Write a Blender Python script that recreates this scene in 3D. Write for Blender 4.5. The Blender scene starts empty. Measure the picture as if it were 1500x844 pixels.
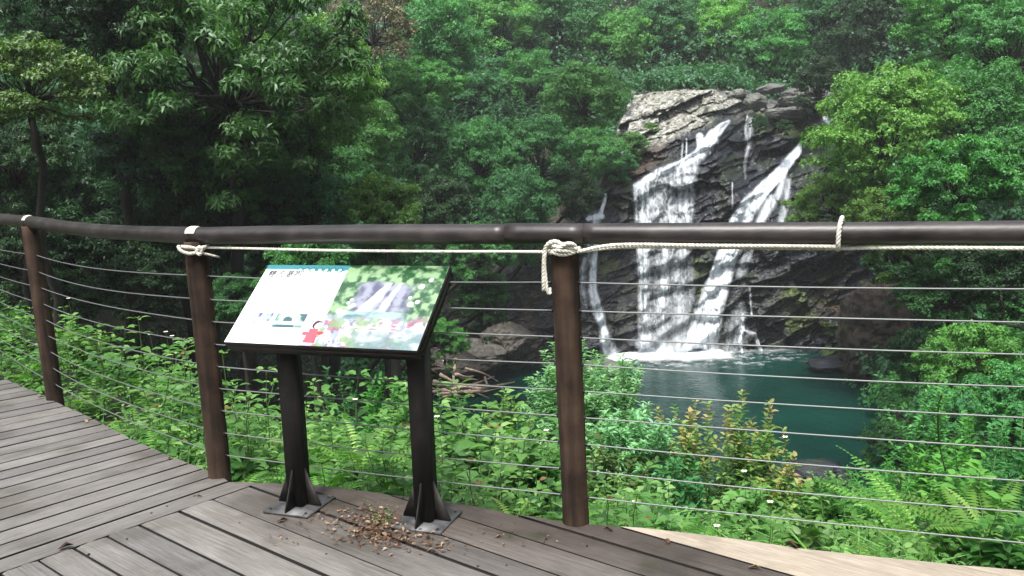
import bpy, bmesh, math, random
import numpy as np
from mathutils import Matrix, Vector
sc = bpy.context.scene
COL = sc.collection
rng = np.random.default_rng(7)
random.seed(7)
R = math.radians
# ------------------------------------------------------------------ camera model
F, H, PITCH, ROLL = 1180.0, 1.47, R(8.15), R(2.0)
CAM = np.array([0, 0, H])
def ray(px, py):
    x = (np.asarray(px, float) - 750) / F; y = -(np.asarray(py, float) - 422) / F
    c, s = math.cos(ROLL), math.sin(ROLL)
    a = x * c + y * s; b = -x * s + y * c
    cp, sp = math.cos(PITCH), math.sin(PITCH)
    return np.stack([a, cp + b * sp, -sp + b * cp], -1)
def at(px, py, d): return CAM + ray(px, py) * np.asarray(d)[..., None]
def ground(px, py, z=0.0):
    r = ray(px, py); return CAM + r * ((z - H) / r[..., 2])[..., None]
# ------------------------------------------------------------------ numpy noise
def _h(i, j, k, s):
    n = (i * 374761393 + j * 668265263 + k * 2147483647 + s * 1274126177) & 0xffffffff
    n = ((n ^ (n >> 13)) * 1274126177) & 0xffffffff
    n = ((n ^ (n >> 16)) * 2246822519) & 0xffffffff
    return ((n ^ (n >> 15)) & 0xffffff) / float(0xffffff)
def vnoise(p, s=0):
    p = np.asarray(p, float); i = np.floor(p).astype(np.int64); f = p - i; f = f * f * (3 - 2 * f)
    r = 0
    for a in (0, 1):
        wa = f[..., 0] if a else 1 - f[..., 0]
        for b in (0, 1):
            wb = f[..., 1] if b else 1 - f[..., 1]
            for c in (0, 1):
                wc = f[..., 2] if c else 1 - f[..., 2]
                r = r + wa * wb * wc * _h(i[..., 0] + a, i[..., 1] + b, i[..., 2] + c, s)
    return r
def fbm(p, o=4, s=0):
    p = np.asarray(p, float); r = 0; A = .5; t = 0
    for k in range(o):
        r = r + A * vnoise(p, s + k); t += A; p = p * 2.03; A *= .5
    return r / t
def n2(x, y, sc_=1.0, o=4, s=0):
    x = np.asarray(x, float) * sc_; y = np.asarray(y, float) * sc_
    return fbm(np.stack([x, y, np.zeros_like(x) + .37], -1), o, s)
def interp(x, xs, ys): return np.interp(x, xs, ys)
def sstep(a, b, x):
    t = np.clip((np.asarray(x, float) - a) / (b - a), 0, 1); return t * t * (3 - 2 * t)
def norm(v): return v / (np.linalg.norm(v, axis=-1, keepdims=True) + 1e-9)
# ------------------------------------------------------------------ mesh helpers
def tag(o, label=None, cat=None, group=None, kind=None):
    if label: o['label'] = label
    if cat: o['category'] = cat
    if group: o['group'] = group
    if kind: o['kind'] = kind
    return o
def empty(name, loc, label, cat, group=None):
    o = bpy.data.objects.new(name, None); COL.objects.link(o); o.location = [float(c) for c in loc]
    o.empty_display_size = .1
    return tag(o, label, cat, group)
def mk_mesh(name, V, faces, mat=None, attrs=None, uv=None, smooth=False, col=None):
    """faces: list of (n,k) arrays"""
    me = bpy.data.meshes.new(name)
    V = np.asarray(V, np.float32)
    if not isinstance(faces, (list, tuple)): faces = [faces]
    faces = [np.asarray(f, np.int32) for f in faces if len(f)]
    me.vertices.add(len(V)); me.vertices.foreach_set('co', V.ravel())
    li = np.concatenate([f.ravel() for f in faces])
    tot = np.concatenate([np.full(len(f), f.shape[1], np.int32) for f in faces])
    st = np.concatenate([[0], np.cumsum(tot)[:-1]]).astype(np.int32)
    me.loops.add(len(li)); me.loops.foreach_set('vertex_index', li)
    me.polygons.add(len(tot)); me.polygons.foreach_set('loop_start', st)
    if smooth: me.polygons.foreach_set('use_smooth', np.ones(len(tot), bool))
    for k, a in (attrs or {}).items():
        at_ = me.attributes.new(k, 'FLOAT', 'POINT'); at_.data.foreach_set('value', np.asarray(a, np.float32).ravel())
    if col is not None:
        at_ = me.attributes.new('col', 'FLOAT_COLOR', 'POINT')
        c4 = np.ones((len(V), 4), np.float32); c4[:, :3] = col; at_.data.foreach_set('color', c4.ravel())
    if uv is not None:
        l = me.uv_layers.new(name='UVMap'); l.data.foreach_set('uv', np.asarray(uv, np.float32)[li].ravel())
    if mat: me.materials.append(mat)
    me.update(calc_edges=True); me.validate()
    return me
def link(name, me, parent=None, loc=None):
    o = bpy.data.objects.new(name, me); COL.objects.link(o)
    if loc is not None: o.location = [float(c) for c in loc]
    if parent: o.parent = parent
    return o
def obj(name, V, faces, mat, parent=None, **k):
    V = np.asarray(V, float)
    if parent is not None: V = V - np.array(parent_world(parent))
    return link(name, mk_mesh(name, V, faces, mat, **k), parent)
def parent_world(p):
    w = Vector((0, 0, 0))
    while p is not None: w = w + p.location; p = p.parent
    return w
class MB:
    def __init__(s): s.V = []; s.F = {}; s.n = 0; s.A = []
    def add(s, V, *Fs, a=0.0):
        V = np.asarray(V, float); s.V.append(V)
        for f in Fs:
            f = np.asarray(f, int)
            if len(f): s.F.setdefault(f.shape[1], []).append(f + s.n)
        s.A.append(np.zeros(len(V)) + a); s.n += len(V); return s
    def box(s, c, ax, hs, a=0.0):
        ax = np.asarray(ax, float); c = np.asarray(c, float)
        sg = np.array([[x, y, z] for x in (-1, 1) for y in (-1, 1) for z in (-1, 1)])
        V = c + (sg * hs) @ ax
        return s.add(V, [[0, 1, 3, 2], [4, 6, 7, 5], [0, 4, 5, 1], [2, 3, 7, 6], [0, 2, 6, 4], [1, 5, 7, 3]], a=a)
    def build(s, name, mat, parent=None, **k):
        V = np.concatenate(s.V); fs = [np.concatenate(v) for v in s.F.values()]
        at_ = k.pop('attrs', {}); at_ = dict(at_); at_.setdefault('v', np.concatenate(s.A))
        return obj(name, V, fs, mat, parent, attrs=at_, **k)
    def get(s): return np.concatenate(s.V), [np.concatenate(v) for v in s.F.values()], np.concatenate(s.A)
def tube(P, rad, n=10, cap=True):
    P = np.asarray(P, float); m = len(P); rad = np.zeros(m) + rad
    T = norm(np.gradient(P, axis=0))
    up = np.array([0, 0, 1.0]) if abs(T[0][2]) < .9 else np.array([1.0, 0, 0])
    N = []; a = up - T[0] * (up @ T[0]); a /= np.linalg.norm(a)
    for t in T:
        a = a - t * (a @ t); a = a / (np.linalg.norm(a) + 1e-9); N.append(a)
    N = np.array(N); B = np.cross(T, N)
    th = np.linspace(0, 2 * math.pi, n, endpoint=False)
    V = P[:, None] + rad[:, None, None] * (np.cos(th)[None, :, None] * N[:, None] + np.sin(th)[None, :, None] * B[:, None])
    V = V.reshape(-1, 3)
    i = np.arange(m - 1)[:, None] * n; j = np.arange(n)[None]; k = (j + 1) % n
    Fq = np.stack([i + j, i + k, i + n + k, i + n + j], -1).reshape(-1, 4)
    if cap:
        c0 = len(V); V = np.concatenate([V, P[:1], P[-1:]])
        j = np.arange(n); k = (j + 1) % n
        Ft = np.concatenate([np.stack([np.full(n, c0), k, j], -1), np.stack([np.full(n, c0 + 1), (m - 1) * n + j, (m - 1) * n + k], -1)])
        return V, Fq, Ft
    return V, Fq
def smooth_path(P, n=8):
    P = np.asarray(P, float); Q = np.concatenate([[2 * P[0] - P[1]], P, [2 * P[-1] - P[-2]]]); out = []
    for i in range(1, len(Q) - 2):
        p0, p1, p2, p3 = Q[i - 1:i + 3]
        for t in np.linspace(0, 1, n, endpoint=False):
            out.append(.5 * (2 * p1 + (p2 - p0) * t + (2 * p0 - 5 * p1 + 4 * p2 - p3) * t * t + (3 * p1 - p0 - 3 * p2 + p3) * t ** 3))
    out.append(P[-1]); return np.array(out)
def resample(P, step):
    P = np.asarray(P, float); d = np.concatenate([[0], np.cumsum(np.linalg.norm(np.diff(P, axis=0), axis=1))])
    n = max(3, int(d[-1] / step)); t = np.linspace(0, d[-1], n)
    return np.stack([np.interp(t, d, P[:, k]) for k in range(3)], -1), t
def rope_mesh(mb, P, r=.008, pitch=.05):
    P, t = resample(P, .006); T = norm(np.gradient(P, axis=0))
    N = []; a = np.array([.1, .2, 1.0]); 
    for q in T:
        a = a - q * (a @ q); a = a / (np.linalg.norm(a) + 1e-9); N.append(a)
    N = np.array(N); B = np.cross(T, N)
    for k in range(3):
        ph = 2 * math.pi * (t / pitch + k / 3)
        Q = P + (r * .5) * (np.cos(ph)[:, None] * N + np.sin(ph)[:, None] * B)
        mb.add(*tube(Q, r * .56, 7))
# ------------------------------------------------------------------ materials
def mat(name, base=(.2, .2, .2), rough=.6, spec=.5, metallic=0):
    m = bpy.data.materials.new(name); m.use_nodes = True; nt = m.node_tree; b = nt.nodes['Principled BSDF']
    b.inputs['Base Color'].default_value = (*base, 1); b.inputs['Roughness'].default_value = rough
    b.inputs['Specular IOR Level'].default_value = spec; b.inputs['Metallic'].default_value = metallic
    return m, nt, b
def N(nt, t, **k):
    n = nt.nodes.new(t)
    for a, v in k.items():
        if a in n.inputs: n.inputs[a].default_value = v
        else: setattr(n, a, v)
    return n
def ramp(nt, src, stops):
    r = nt.nodes.new('ShaderNodeValToRGB'); e = r.color_ramp.elements
    while len(e) < len(stops): e.new(.5)
    for x, (p, c) in zip(e, stops): x.position = p; x.color = (*c, 1) if len(c) == 3 else c
    nt.links.new(src, r.inputs[0]); return r
def noise(nt, scale, detail=5, vec=None, stretch=None, rough=.55):
    n = N(nt, 'ShaderNodeTexNoise'); n.inputs['Scale'].default_value = scale; n.inputs['Detail'].default_value = detail; n.inputs['Roughness'].default_value = rough
    if vec is None:
        tc = nt.nodes.new('ShaderNodeTexCoord'); vec = tc.outputs['Object']
    if stretch:
        mp = nt.nodes.new('ShaderNodeMapping'); mp.inputs['Scale'].default_value = stretch; nt.links.new(vec, mp.inputs[0]); vec = mp.outputs[0]
    nt.links.new(vec, n.inputs['Vector']); return n
def bump(nt, b, src, strength=.4, dist=.02):
    bn = nt.nodes.new('ShaderNodeBump'); bn.inputs['Strength'].default_value = strength; bn.inputs['Distance'].default_value = dist
    nt.links.new(src, bn.inputs['Height']); nt.links.new(bn.outputs[0], b.inputs['Normal']); return bn
def mixc(nt, fac, a, b, mode='MIX'):
    m = nt.nodes.new('ShaderNodeMix'); m.data_type = 'RGBA'; m.blend_type = mode
    for s, v in ((0, fac), (6, a), (7, b)):
        if hasattr(v, 'is_output') or hasattr(v, 'links'): nt.links.new(v, m.inputs[s])
        else: m.inputs[s].default_value = v if s == 0 else (*v, 1)
    return m.outputs[2]
def attr(nt, name):
    a = nt.nodes.new('ShaderNodeAttribute'); a.attribute_name = name; return a
def leafmat(name, c1, c2, c3=None, trans=.35, gloss=.12, rough=.4, vary=.35):
    m = bpy.data.materials.new(name); m.use_nodes = True; nt = m.node_tree; nt.nodes.clear()
    out = nt.nodes.new('ShaderNodeOutputMaterial')
    a = attr(nt, 'v'); st = [(0, c1), (.72, c2)] + ([(.95, c3)] if c3 else []) + ([(1, (.22, .13, .05))] if name in ('leaf_weed', 'leaf_mid_green') else [])
    r = ramp(nt, a.outputs['Fac'], st)
    oi = nt.nodes.new('ShaderNodeObjectInfo')
    hs = nt.nodes.new('ShaderNodeHueSaturation')
    mr = nt.nodes.new('ShaderNodeMapRange'); mr.inputs[3].default_value = 1 - vary; mr.inputs[4].default_value = 1 + vary
    nt.links.new(oi.outputs['Random'], mr.inputs[0]); nt.links.new(mr.outputs[0], hs.inputs['Value'])
    mr2 = nt.nodes.new('ShaderNodeMapRange'); mr2.inputs[3].default_value = .485; mr2.inputs[4].default_value = .515
    mlt = nt.nodes.new('ShaderNodeMath'); mlt.operation = 'FRACT'; ml = nt.nodes.new('ShaderNodeMath'); ml.operation = 'MULTIPLY'; ml.inputs[1].default_value = 7.3
    nt.links.new(oi.outputs['Random'], ml.inputs[0]); nt.links.new(ml.outputs[0], mlt.inputs[0]); nt.links.new(mlt.outputs[0], mr2.inputs[0]); nt.links.new(mr2.outputs[0], hs.inputs['Hue'])
    nt.links.new(r.outputs[0], hs.inputs['Color'])
    d = nt.nodes.new('ShaderNodeBsdfDiffuse'); t = nt.nodes.new('ShaderNodeBsdfTranslucent'); g = nt.nodes.new('ShaderNodeBsdfGlossy')
    g.inputs['Roughness'].default_value = rough + .12; g.inputs['Color'].default_value = (.8, .9, .85, 1)
    nt.links.new(hs.outputs[0], d.inputs[0])
    tc = mixc(nt, 1.0, hs.outputs[0], (1.2, 1.5, .55), 'MULTIPLY'); nt.links.new(tc, t.inputs[0])
    m1 = nt.nodes.new('ShaderNodeMixShader'); m1.inputs[0].default_value = trans
    nt.links.new(d.outputs[0], m1.inputs[1]); nt.links.new(t.outputs[0], m1.inputs[2])
    m2 = nt.nodes.new('ShaderNodeMixShader'); fr = nt.nodes.new('ShaderNodeFresnel'); fr.inputs[0].default_value = 1.35
    mm = nt.nodes.new('ShaderNodeMath'); mm.operation = 'MULTIPLY_ADD'; mm.inputs[1].default_value = .08; mm.inputs[2].default_value = gloss * .12
    nt.links.new(fr.outputs[0], mm.inputs[0]); nt.links.new(mm.outputs[0], m2.inputs[0])
    nt.links.new(m1.outputs[0], m2.inputs[1]); nt.links.new(g.outputs[0], m2.inputs[2]); nt.links.new(m2.outputs[0], out.inputs[0])
    return m
LM = {
 'mid':   leafmat('leaf_mid_green', (.024, .095, .020), (.080, .25, .050), (.18, .40, .10), gloss=.05),
 'cool':  leafmat('leaf_cool_green', (.020, .088, .030), (.066, .23, .066), (.15, .37, .12), gloss=.05),
 'dark':  leafmat('leaf_dark_green', (.008, .034, .009), (.024, .082, .02), (.05, .14, .033), gloss=.05),  # darker leaves; their colour also carries the shade on plants in the ravine
 'bright': leafmat('leaf_bright_green', (.055, .16, .022), (.14, .31, .055), (.27, .46, .12), gloss=.05),
 'olive': leafmat('leaf_olive', (.030, .065, .015), (.085, .15, .032), (.18, .25, .07), trans=.25),
 'ruddy': leafmat('leaf_ruddy', (.08, .075, .045), (.17, .14, .09), (.26, .22, .15), trans=.2),
 'weed':  leafmat('leaf_weed', (.045, .135, .028), (.13, .28, .06), (.29, .46, .15), gloss=.3, vary=.25, trans=.4),
 'pale':  leafmat('leaf_pale', (.10, .25, .11), (.22, .44, .21), (.38, .60, .34), gloss=.2, vary=.1),
 'redtip': leafmat('leaf_redtip', (.05, .15, .03), (.19, .32, .08), (.36, .27, .12), vary=.1),
 'fern':  leafmat('leaf_fern', (.07, .19, .03), (.16, .34, .06), (.30, .50, .13), gloss=.1, vary=.2, trans=.4),
 'dry':   leafmat('leaf_dry', (.04, .02, .014), (.13, .065, .042), (.34, .23, .16), trans=.1, vary=.1),
}
m_bark, nt, b = mat('bark', (.06, .045, .035), .85)
n_ = noise(nt, 6, 6, stretch=(1, 1, .25)); r_ = ramp(nt, n_.outputs[0], [(.3, (.006, .005, .004)), (.7, (.028, .024, .019))]); nt.links.new(r_.outputs[0], b.inputs['Base Color']); bump(nt, b, n_.outputs[0], .8, .03)
m_paleb, nt, b = mat('pale_bark', (.3, .27, .22), .8)
n_ = noise(nt, 9, 5); r_ = ramp(nt, n_.outputs[0], [(.3, (.12, .10, .08)), (.7, (.38, .34, .28))]); nt.links.new(r_.outputs[0], b.inputs['Base Color'])
m_stem, nt, b = mat('green_stem', (.07, .13, .035), .6)
# soil
m_soil, nt, b = mat('forest_soil', (.03, .03, .02), .95)
n_ = noise(nt, 1.3, 8); r_ = ramp(nt, n_.outputs[0], [(.3, (.010, .012, .007)), (.6, (.028, .032, .014)), (.8, (.05, .045, .03))]); nt.links.new(r_.outputs[0], b.inputs['Base Color']); bump(nt, b, n_.outputs[0], .8, .15)
# rock
def rockmat(name, dark, light, paleA, paleB, rough=.28):
    m, nt, b = mat(name, dark, rough)
    n1 = noise(nt, 1.6, 10, rough=.65); r1 = ramp(nt, n1.outputs[0], [(.35, dark), (.7, light)])
    n2_ = noise(nt, 5, 9, rough=.7); r2 = ramp(nt, n2_.outputs[0], [(.40, (.05, .05, .045)), (.47, (.17,.165,.14)), (.53, paleA), (.60, paleB)])
    c = mixc(nt, attr(nt, 'pale').outputs['Fac'], r1.outputs[0], r2.outputs[0])
    n3 = noise(nt, 7, 6); r3 = ramp(nt, n3.outputs[0], [(.3, (.02, .035, .008)), (.7, (.07, .10, .02))])
    c = mixc(nt, attr(nt, 'moss').outputs['Fac'], c, r3.outputs[0])
    n4 = noise(nt, 2.2, 4); r4 = ramp(nt, n4.outputs[0], [(.35, (.028, .02, .014)), (.7, (.10, .07, .045))])
    c = mixc(nt, attr(nt, 'brown').outputs['Fac'], c, r4.outputs[0])
    nt.links.new(c, b.inputs['Base Color'])
    ad = nt.nodes.new('ShaderNodeMath'); ad.operation = 'MAXIMUM'
    nt.links.new(attr(nt, 'pale').outputs['Fac'], ad.inputs[0]); nt.links.new(attr(nt, 'brown').outputs['Fac'], ad.inputs[1])
    rr = nt.nodes.new('ShaderNodeMapRange'); rr.inputs[3].default_value = rough; rr.inputs[4].default_value = .85
    nt.links.new(ad.outputs[0], rr.inputs[0]); nt.links.new(rr.outputs[0], b.inputs['Roughness'])
    bump(nt, b, n2_.outputs[0], .7, .12)
    return m
m_rock = rockmat('wet_slate_rock', (.005, .0065, .009), (.034, .039, .050), (.24, .24, .21), (.46, .46, .42))
m_boulder = rockmat('boulder_rock', (.05, .055, .055), (.17, .17, .15), (.25, .24, .2), (.4, .38, .33), .6)
# water
m_pool, nt, b = mat('pool_water', (.004, .04, .042), .07, .5)
b.inputs['IOR'].default_value = 1.33
n_ = noise(nt, 1.1, 3); n5 = noise(nt, 5.5, 4, stretch=(1, 1.6, 1)); 
mxx = nt.nodes.new('ShaderNodeMath'); mxx.operation = 'MULTIPLY_ADD'; mxx.inputs[1].default_value = .35; nt.links.new(n5.outputs[0], mxx.inputs[0]); nt.links.new(n_.outputs[0], mxx.inputs[2])
bump(nt, b, mxx.outputs[0], .4, .09)
r_ = ramp(nt, noise(nt, .25, 3).outputs[0], [(.3, (.0015, .018, .014)), (.7, (.004, .040, .030))]); nt.links.new(r_.outputs[0], b.inputs['Base Color'])
def watermat(name, c=(.66, .71, .76), emis=0):
    m = bpy.data.materials.new(name); m.use_nodes = True; nt = m.node_tree; b = nt.nodes['Principled BSDF']
    b.inputs['Base Color'].default_value = (*c, 1); b.inputs['Roughness'].default_value = .45
    nt.links.new(attr(nt, 'alpha').outputs['Fac'], b.inputs['Alpha'])
    n_ = noise(nt, 16, 6, stretch=(1, 1, .16)); bump(nt, b, n_.outputs[0], .8, .08)
    return m
m_fall = watermat('falling_water'); m_foam = watermat('water_foam', (.82, .86, .9))
# timber
def woodmat(name, dark, light, groove, moss=0., rough=.75):
    m, nt, b = mat(name, dark, rough)
    uvn = nt.nodes.new('ShaderNodeUVMap'); uvn.uv_map = 'UVMap'
    g = noise(nt, 1.0, 8, vec=uvn.outputs[0], stretch=(3.2, 95, 1), rough=.62)
    w = noise(nt, 1.0, 6, vec=uvn.outputs[0], stretch=(3, 7, 1))
    fine = noise(nt, 1.0, 4, vec=uvn.outputs[0], stretch=(14, 330, 1))
    r1 = ramp(nt, g.outputs[0], [(.22, groove), (.36, dark), (.72, light)])
    r2 = ramp(nt, w.outputs[0], [(.3, (.78, .77, .76)), (.75, (1.12, 1.12, 1.12))])
    c = mixc(nt, 1.0, r1.outputs[0], r2.outputs[0], 'MULTIPLY')
    rf = ramp(nt, fine.outputs[0], [(.3, (.72, .72, .72)), (.7, (1.15, 1.15, 1.15))]); c = mixc(nt, 1.0, c, rf.outputs[0], 'MULTIPLY')
    rv = ramp(nt, attr(nt, 'v').outputs['Fac'], [(0, (.80, .80, .82)), (1, (1.15, 1.14, 1.12))])
    c = mixc(nt, 1.0, c, rv.outputs[0], 'MULTIPLY')
    # stains and damp, mossy patches
    st = noise(nt, 2.3, 6); rs = ramp(nt, st.outputs[0], [(.34, (.62, .60, .57)), (.5, (1, 1, 1))]); c = mixc(nt, 1.0, c, rs.outputs[0], 'MULTIPLY')
    mo = noise(nt, 5, 6); rm = ramp(nt, mo.outputs[0], [(.55, (0, 0, 0)), (.72, (1, 1, 1))])
    mm = nt.nodes.new('ShaderNodeMath'); mm.operation = 'MULTIPLY'; nt.links.new(rm.outputs[0], mm.inputs[0]); nt.links.new(attr(nt, 'damp').outputs['Fac'], mm.inputs[1])
    c = mixc(nt, mm.outputs[0], c, (.045, .05, .02))
    dk = mixc(nt, attr(nt, 'damp').outputs['Fac'], (1, 1, 1), (.42, .35, .30)); c = mixc(nt, 1.0, c, dk, 'MULTIPLY')
    nt.links.new(c, b.inputs['Base Color'])
    bb = nt.nodes.new('ShaderNodeMath'); bb.operation = 'ADD'; nt.links.new(g.outputs[0], bb.inputs[0]); nt.links.new(fine.outputs[0], bb.inputs[1])
    bump(nt, b, bb.outputs[0], .35, .004)
    return m
m_plank = woodmat('weathered_grey_timber', (.115, .108, .102), (.208, .200, .192), (.05, .045, .042))
m_side, nt, b = mat('dark_board_edge', (.016, .014, .012), .95)  # near-black board sides, so the narrow gaps between boards read as dark seams
m_newplank = woodmat('pale_new_timber', (.33, .28, .215), (.44, .385, .31), (.22, .16, .10))
def logmat(name, dark, light, rough=.6, axis=(1, 1, .08), sp=.5):
    m, nt, b = mat(name, dark, rough, sp)
    g = noise(nt, 22, 7, stretch=axis); r1 = ramp(nt, g.outputs[0], [(.3, dark), (.72, light)])
    w = noise(nt, 7, 5); r2 = ramp(nt, w.outputs[0], [(.35, (.45, .42, .42)), (.7, (1.25, 1.2, 1.15))])
    c = mixc(nt, 1.0, r1.outputs[0], r2.outputs[0], 'MULTIPLY')
    nt.links.new(c, b.inputs['Base Color']); bump(nt, b, g.outputs[0], .5, .004); return m
m_post = logmat('brown_post_timber', (.014, .011, .009), (.084, .054, .037), .9, sp=.2)
m_rail = logmat('dark_rail_timber', (.013, .011, .011), (.048, .041, .040), .42, axis=(.12, 1, 1))
m_lichen, nt, b = mat('worn_pale_patch', (.5, .48, .40), .9)
m_cable, nt, b = mat('steel_cable', (.19, .20, .20), .5, .5, .5)
m_rope, nt, b = mat('white_rope', (.62, .60, .53), .85)
n_ = noise(nt, 60, 4); r_ = ramp(nt, n_.outputs[0], [(.3, (.38, .36, .29)), (.65, (.72, .70, .63))]); nt.links.new(r_.outputs[0], b.inputs['Base Color'])
m_iron, nt, b = mat('dark_painted_iron', (.01, .01, .01), .6, .3)
n_ = noise(nt, 14, 6); r_ = ramp(nt, n_.outputs[0], [(.35, (.006, .0055, .0055)), (.75, (.019, .016, .014))]); nt.links.new(r_.outputs[0], b.inputs['Base Color']); bump(nt, b, noise(nt, 90, 3).outputs[0], .15, .002)
m_plate, nt, b = mat('base_plate_iron', (.06, .062, .065), .5, .5)
n_ = noise(nt, 20, 6); r_ = ramp(nt, n_.outputs[0], [(.35, (.03, .03, .032)), (.7, (.10, .10, .105))]); nt.links.new(r_.outputs[0], b.inputs['Base Color'])
m_print, nt, b = mat('printed_panel', (.8, .8, .8), .22, .7)
nt.links.new(attr(nt, 'col').outputs['Color'], b.inputs['Base Color'])
m_ink, nt, b = mat('black_ink', (.02, .02, .022), .4)
m_ink2, nt, b = mat('grey_ink', (.35, .36, .38), .4)
m_drift, nt, b = mat('driftwood', (.35, .26, .2), .85)
n_ = noise(nt, 9, 5); r_ = ramp(nt, n_.outputs[0], [(.3, (.16, .10, .07)), (.7, (.45, .36, .29))]); nt.links.new(r_.outputs[0], b.inputs['Base Color'])
m_petal, nt, b = mat('white_petal', (.8, .8, .76), .6)
m_yel, nt, b = mat('yellow_centre', (.6, .42, .05), .7)
# ------------------------------------------------------------------ terrain
ZP = -6.6
U = np.array([(-60, 6), (-16, 12), (-9, 17), (-5.5, 24), (-3.4, 31.5), (1, 35.2), (4.5, 37.6), (12, 37.6), (15, 33.5), (12.8, 26.5), (10.5, 22), (8, 15), (5.6, 9), (4.3, 5), (4.2, 1), (9, -5), (9, -60)], float)
def poly_inside(x, y, P):
    ins = np.zeros(x.shape, bool); n = len(P)
    for i in range(n):
        x1, y1 = P[i]; x2, y2 = P[(i + 1) % n]
        c = ((y1 > y) != (y2 > y)) & (x < (x2 - x1) * (y - y1) / ((y2 - y1) + 1e-12) + x1); ins ^= c
    return ins
def dist_line(x, y, P):
    d = np.full(x.shape, 1e9); hx = np.zeros(x.shape)
    for i in range(len(P) - 1):
        a = P[i]; e = P[i + 1] - a; t = np.clip(((x - a[0]) * e[0] + (y - a[1]) * e[1]) / (e @ e), 0, 1)
        q = np.hypot(x - a[0] - t * e[0], y - a[1] - t * e[1]); d = np.minimum(d, q)
    return d
UP = np.concatenate([U, [(-60, -60)]])
def deck_edge_y(x): return np.interp(x, [-8, -4.06, -2.16, -1.5, -.9, .23, .98, 1.8, 4, 10], [11.0, 6.25, 4.45, 3.9, 3.75, 3.25, 3.0, 2.72, 2.0, 0.5])
def terr(x, y):
    x = np.asarray(x, float); y = np.asarray(y, float)
    d = dist_line(x, y, U); ins = poly_inside(x, y, UP); d = np.where(ins, -d, d)
    nz = (n2(x, y, .22, 4, 3) - .5)
    hill = ZP + np.where(d > 0, d * (1.02 + .25 * nz) + 3.0 * nz * np.clip(d / 3, 0, 1), d * .8)
    hill = np.minimum(hill, 34 + 6 * nz)
    s = np.maximum(y - deck_edge_y(x), -6)
    left = sstep(-2, -7, x)
    sl = np.interp(x, [-8, -5, -3, -1, 0, 1, 3], [-.03, 0, .05, .13, .2, .35, .37]); s2 = np.interp(x, [-1, 1], [.62, .37]); SS = np.interp(x, [-2.5, -1, 1], [1.3, 2.1, 4.5])
    bank = -.36 - sl * np.minimum(s, SS) - s2 * np.maximum(s - SS, 0) + 1.0 * nz * np.clip(s / 5, 0, 1)
    bank = np.maximum(bank, ZP - 1.6)
    back = -.45 + .75 * np.maximum(-y - 7 + 1.2 * nz, 0)  # unseen hill behind the viewer, added to block low sky light
    bank = np.where(y < -5, np.minimum(back, 22), bank)
    return np.maximum(hill, bank)
def hit_terrain(px, py, lo=3.5, hi=110):
    ds = np.linspace(lo, hi, 500); P = at(np.full(500, px), np.full(500, py), ds); z = terr(P[:, 0], P[:, 1])
    k = np.argmax(P[:, 2] < z); return ds[k] if P[k, 2] < z[k] else hi
gx = np.concatenate([np.linspace(-95, -22, 40), np.linspace(-21, 26, 190), np.linspace(28, 110, 40)])
gy = np.concatenate([np.linspace(-60, -3, 40), np.linspace(-2, 46, 190), np.linspace(47, 130, 50)])
X, Y = np.meshgrid(gx, gy); Z = terr(X, Y)
V = np.stack([X, Y, Z], -1).reshape(-1, 3); nx, ny = len(gx), len(gy)
i, j = np.meshgrid(np.arange(nx - 1), np.arange(ny - 1)); a = (j * nx + i).ravel()
tag(obj('ground', V, np.stack([a, a + 1, a + nx + 1, a + nx], -1), m_soil, smooth=True), 'dark forest soil of the ravine slopes around the pool', 'ground', kind='structure')
# pool
q = 90; gx = np.linspace(-14, 22, q); gy = np.linspace(14, 42, q); X, Y = np.meshgrid(gx, gy)
V = np.stack([X, Y, np.full_like(X, ZP)], -1).reshape(-1, 3); i, j = np.meshgrid(np.arange(q - 1), np.arange(q - 1)); a = (j * q + i).ravel()
tag(obj('pool_water', V, np.stack([a, a + 1, a + q + 1, a + q], -1), m_pool, smooth=True), 'dark teal plunge pool below the waterfall', 'pool', kind='structure')
# ------------------------------------------------------------------ cliff
def cliff_base(px): return interp(px, [560, 620, 700, 760, 840, 900, 980, 1100, 1200, 1290, 1360, 1420], [33, 33.0, 33.2, 33.6, 34.4, 35.0, 35.2, 35.0, 33.6, 31.2, 27.5, 25])
TOPX = [560, 620, 700, 760, 820, 850, 880, 905, 925, 1000, 1075, 1100, 1220, 1245, 1340, 1420]
TOPY = [500, 470, 430, 392, 345, 320, 270, 190, 140, 131, 134, 150, 156, 190, 330, 420]
def topy(px): return interp(px, TOPX, TOPY)
def ledge(px): return interp(px, [560, 860, 900, 925, 960, 1000, 1050, 1090, 1140, 1250], [430, 330, 290, 276, 262, 245, 240, 300, 330, 330])
def cliff_depth(px, py):
    led = ledge(px)
    up = np.clip((led - py), 0, 400); dn = np.clip(540 - np.maximum(py, led), 0, 400)
    d = cliff_base(px) + dn * .0028 + up * .043
    d = d + .9 * sstep(1090, 1160, px) * sstep(330, 400, py) * sstep(1290, 1200, px) * sstep(540, 500, py)  # undercut right of the falls
    return d
def voro(u, v, seed):
    iu = np.floor(u).astype(np.int64); iv = np.floor(v).astype(np.int64); best = np.full(u.shape, 9.); cu = np.zeros(u.shape); cv = np.zeros(u.shape); cid = np.zeros(u.shape)
    for a in (-1, 0, 1):
        for b in (-1, 0, 1):
            k = iu + a; l = iv + b; x = k + _h(k, l, 0 * k, seed); y = l + _h(k, l, 0 * k + 1, seed); d = (u - x) ** 2 + (v - y) ** 2
            m_ = d < best; best = np.where(m_, d, best); cu = np.where(m_, x, cu); cv = np.where(m_, y, cv); cid = np.where(m_, _h(k, l, 0 * k + 2, seed), cid)
    return np.sqrt(best), cu, cv, cid
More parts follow.
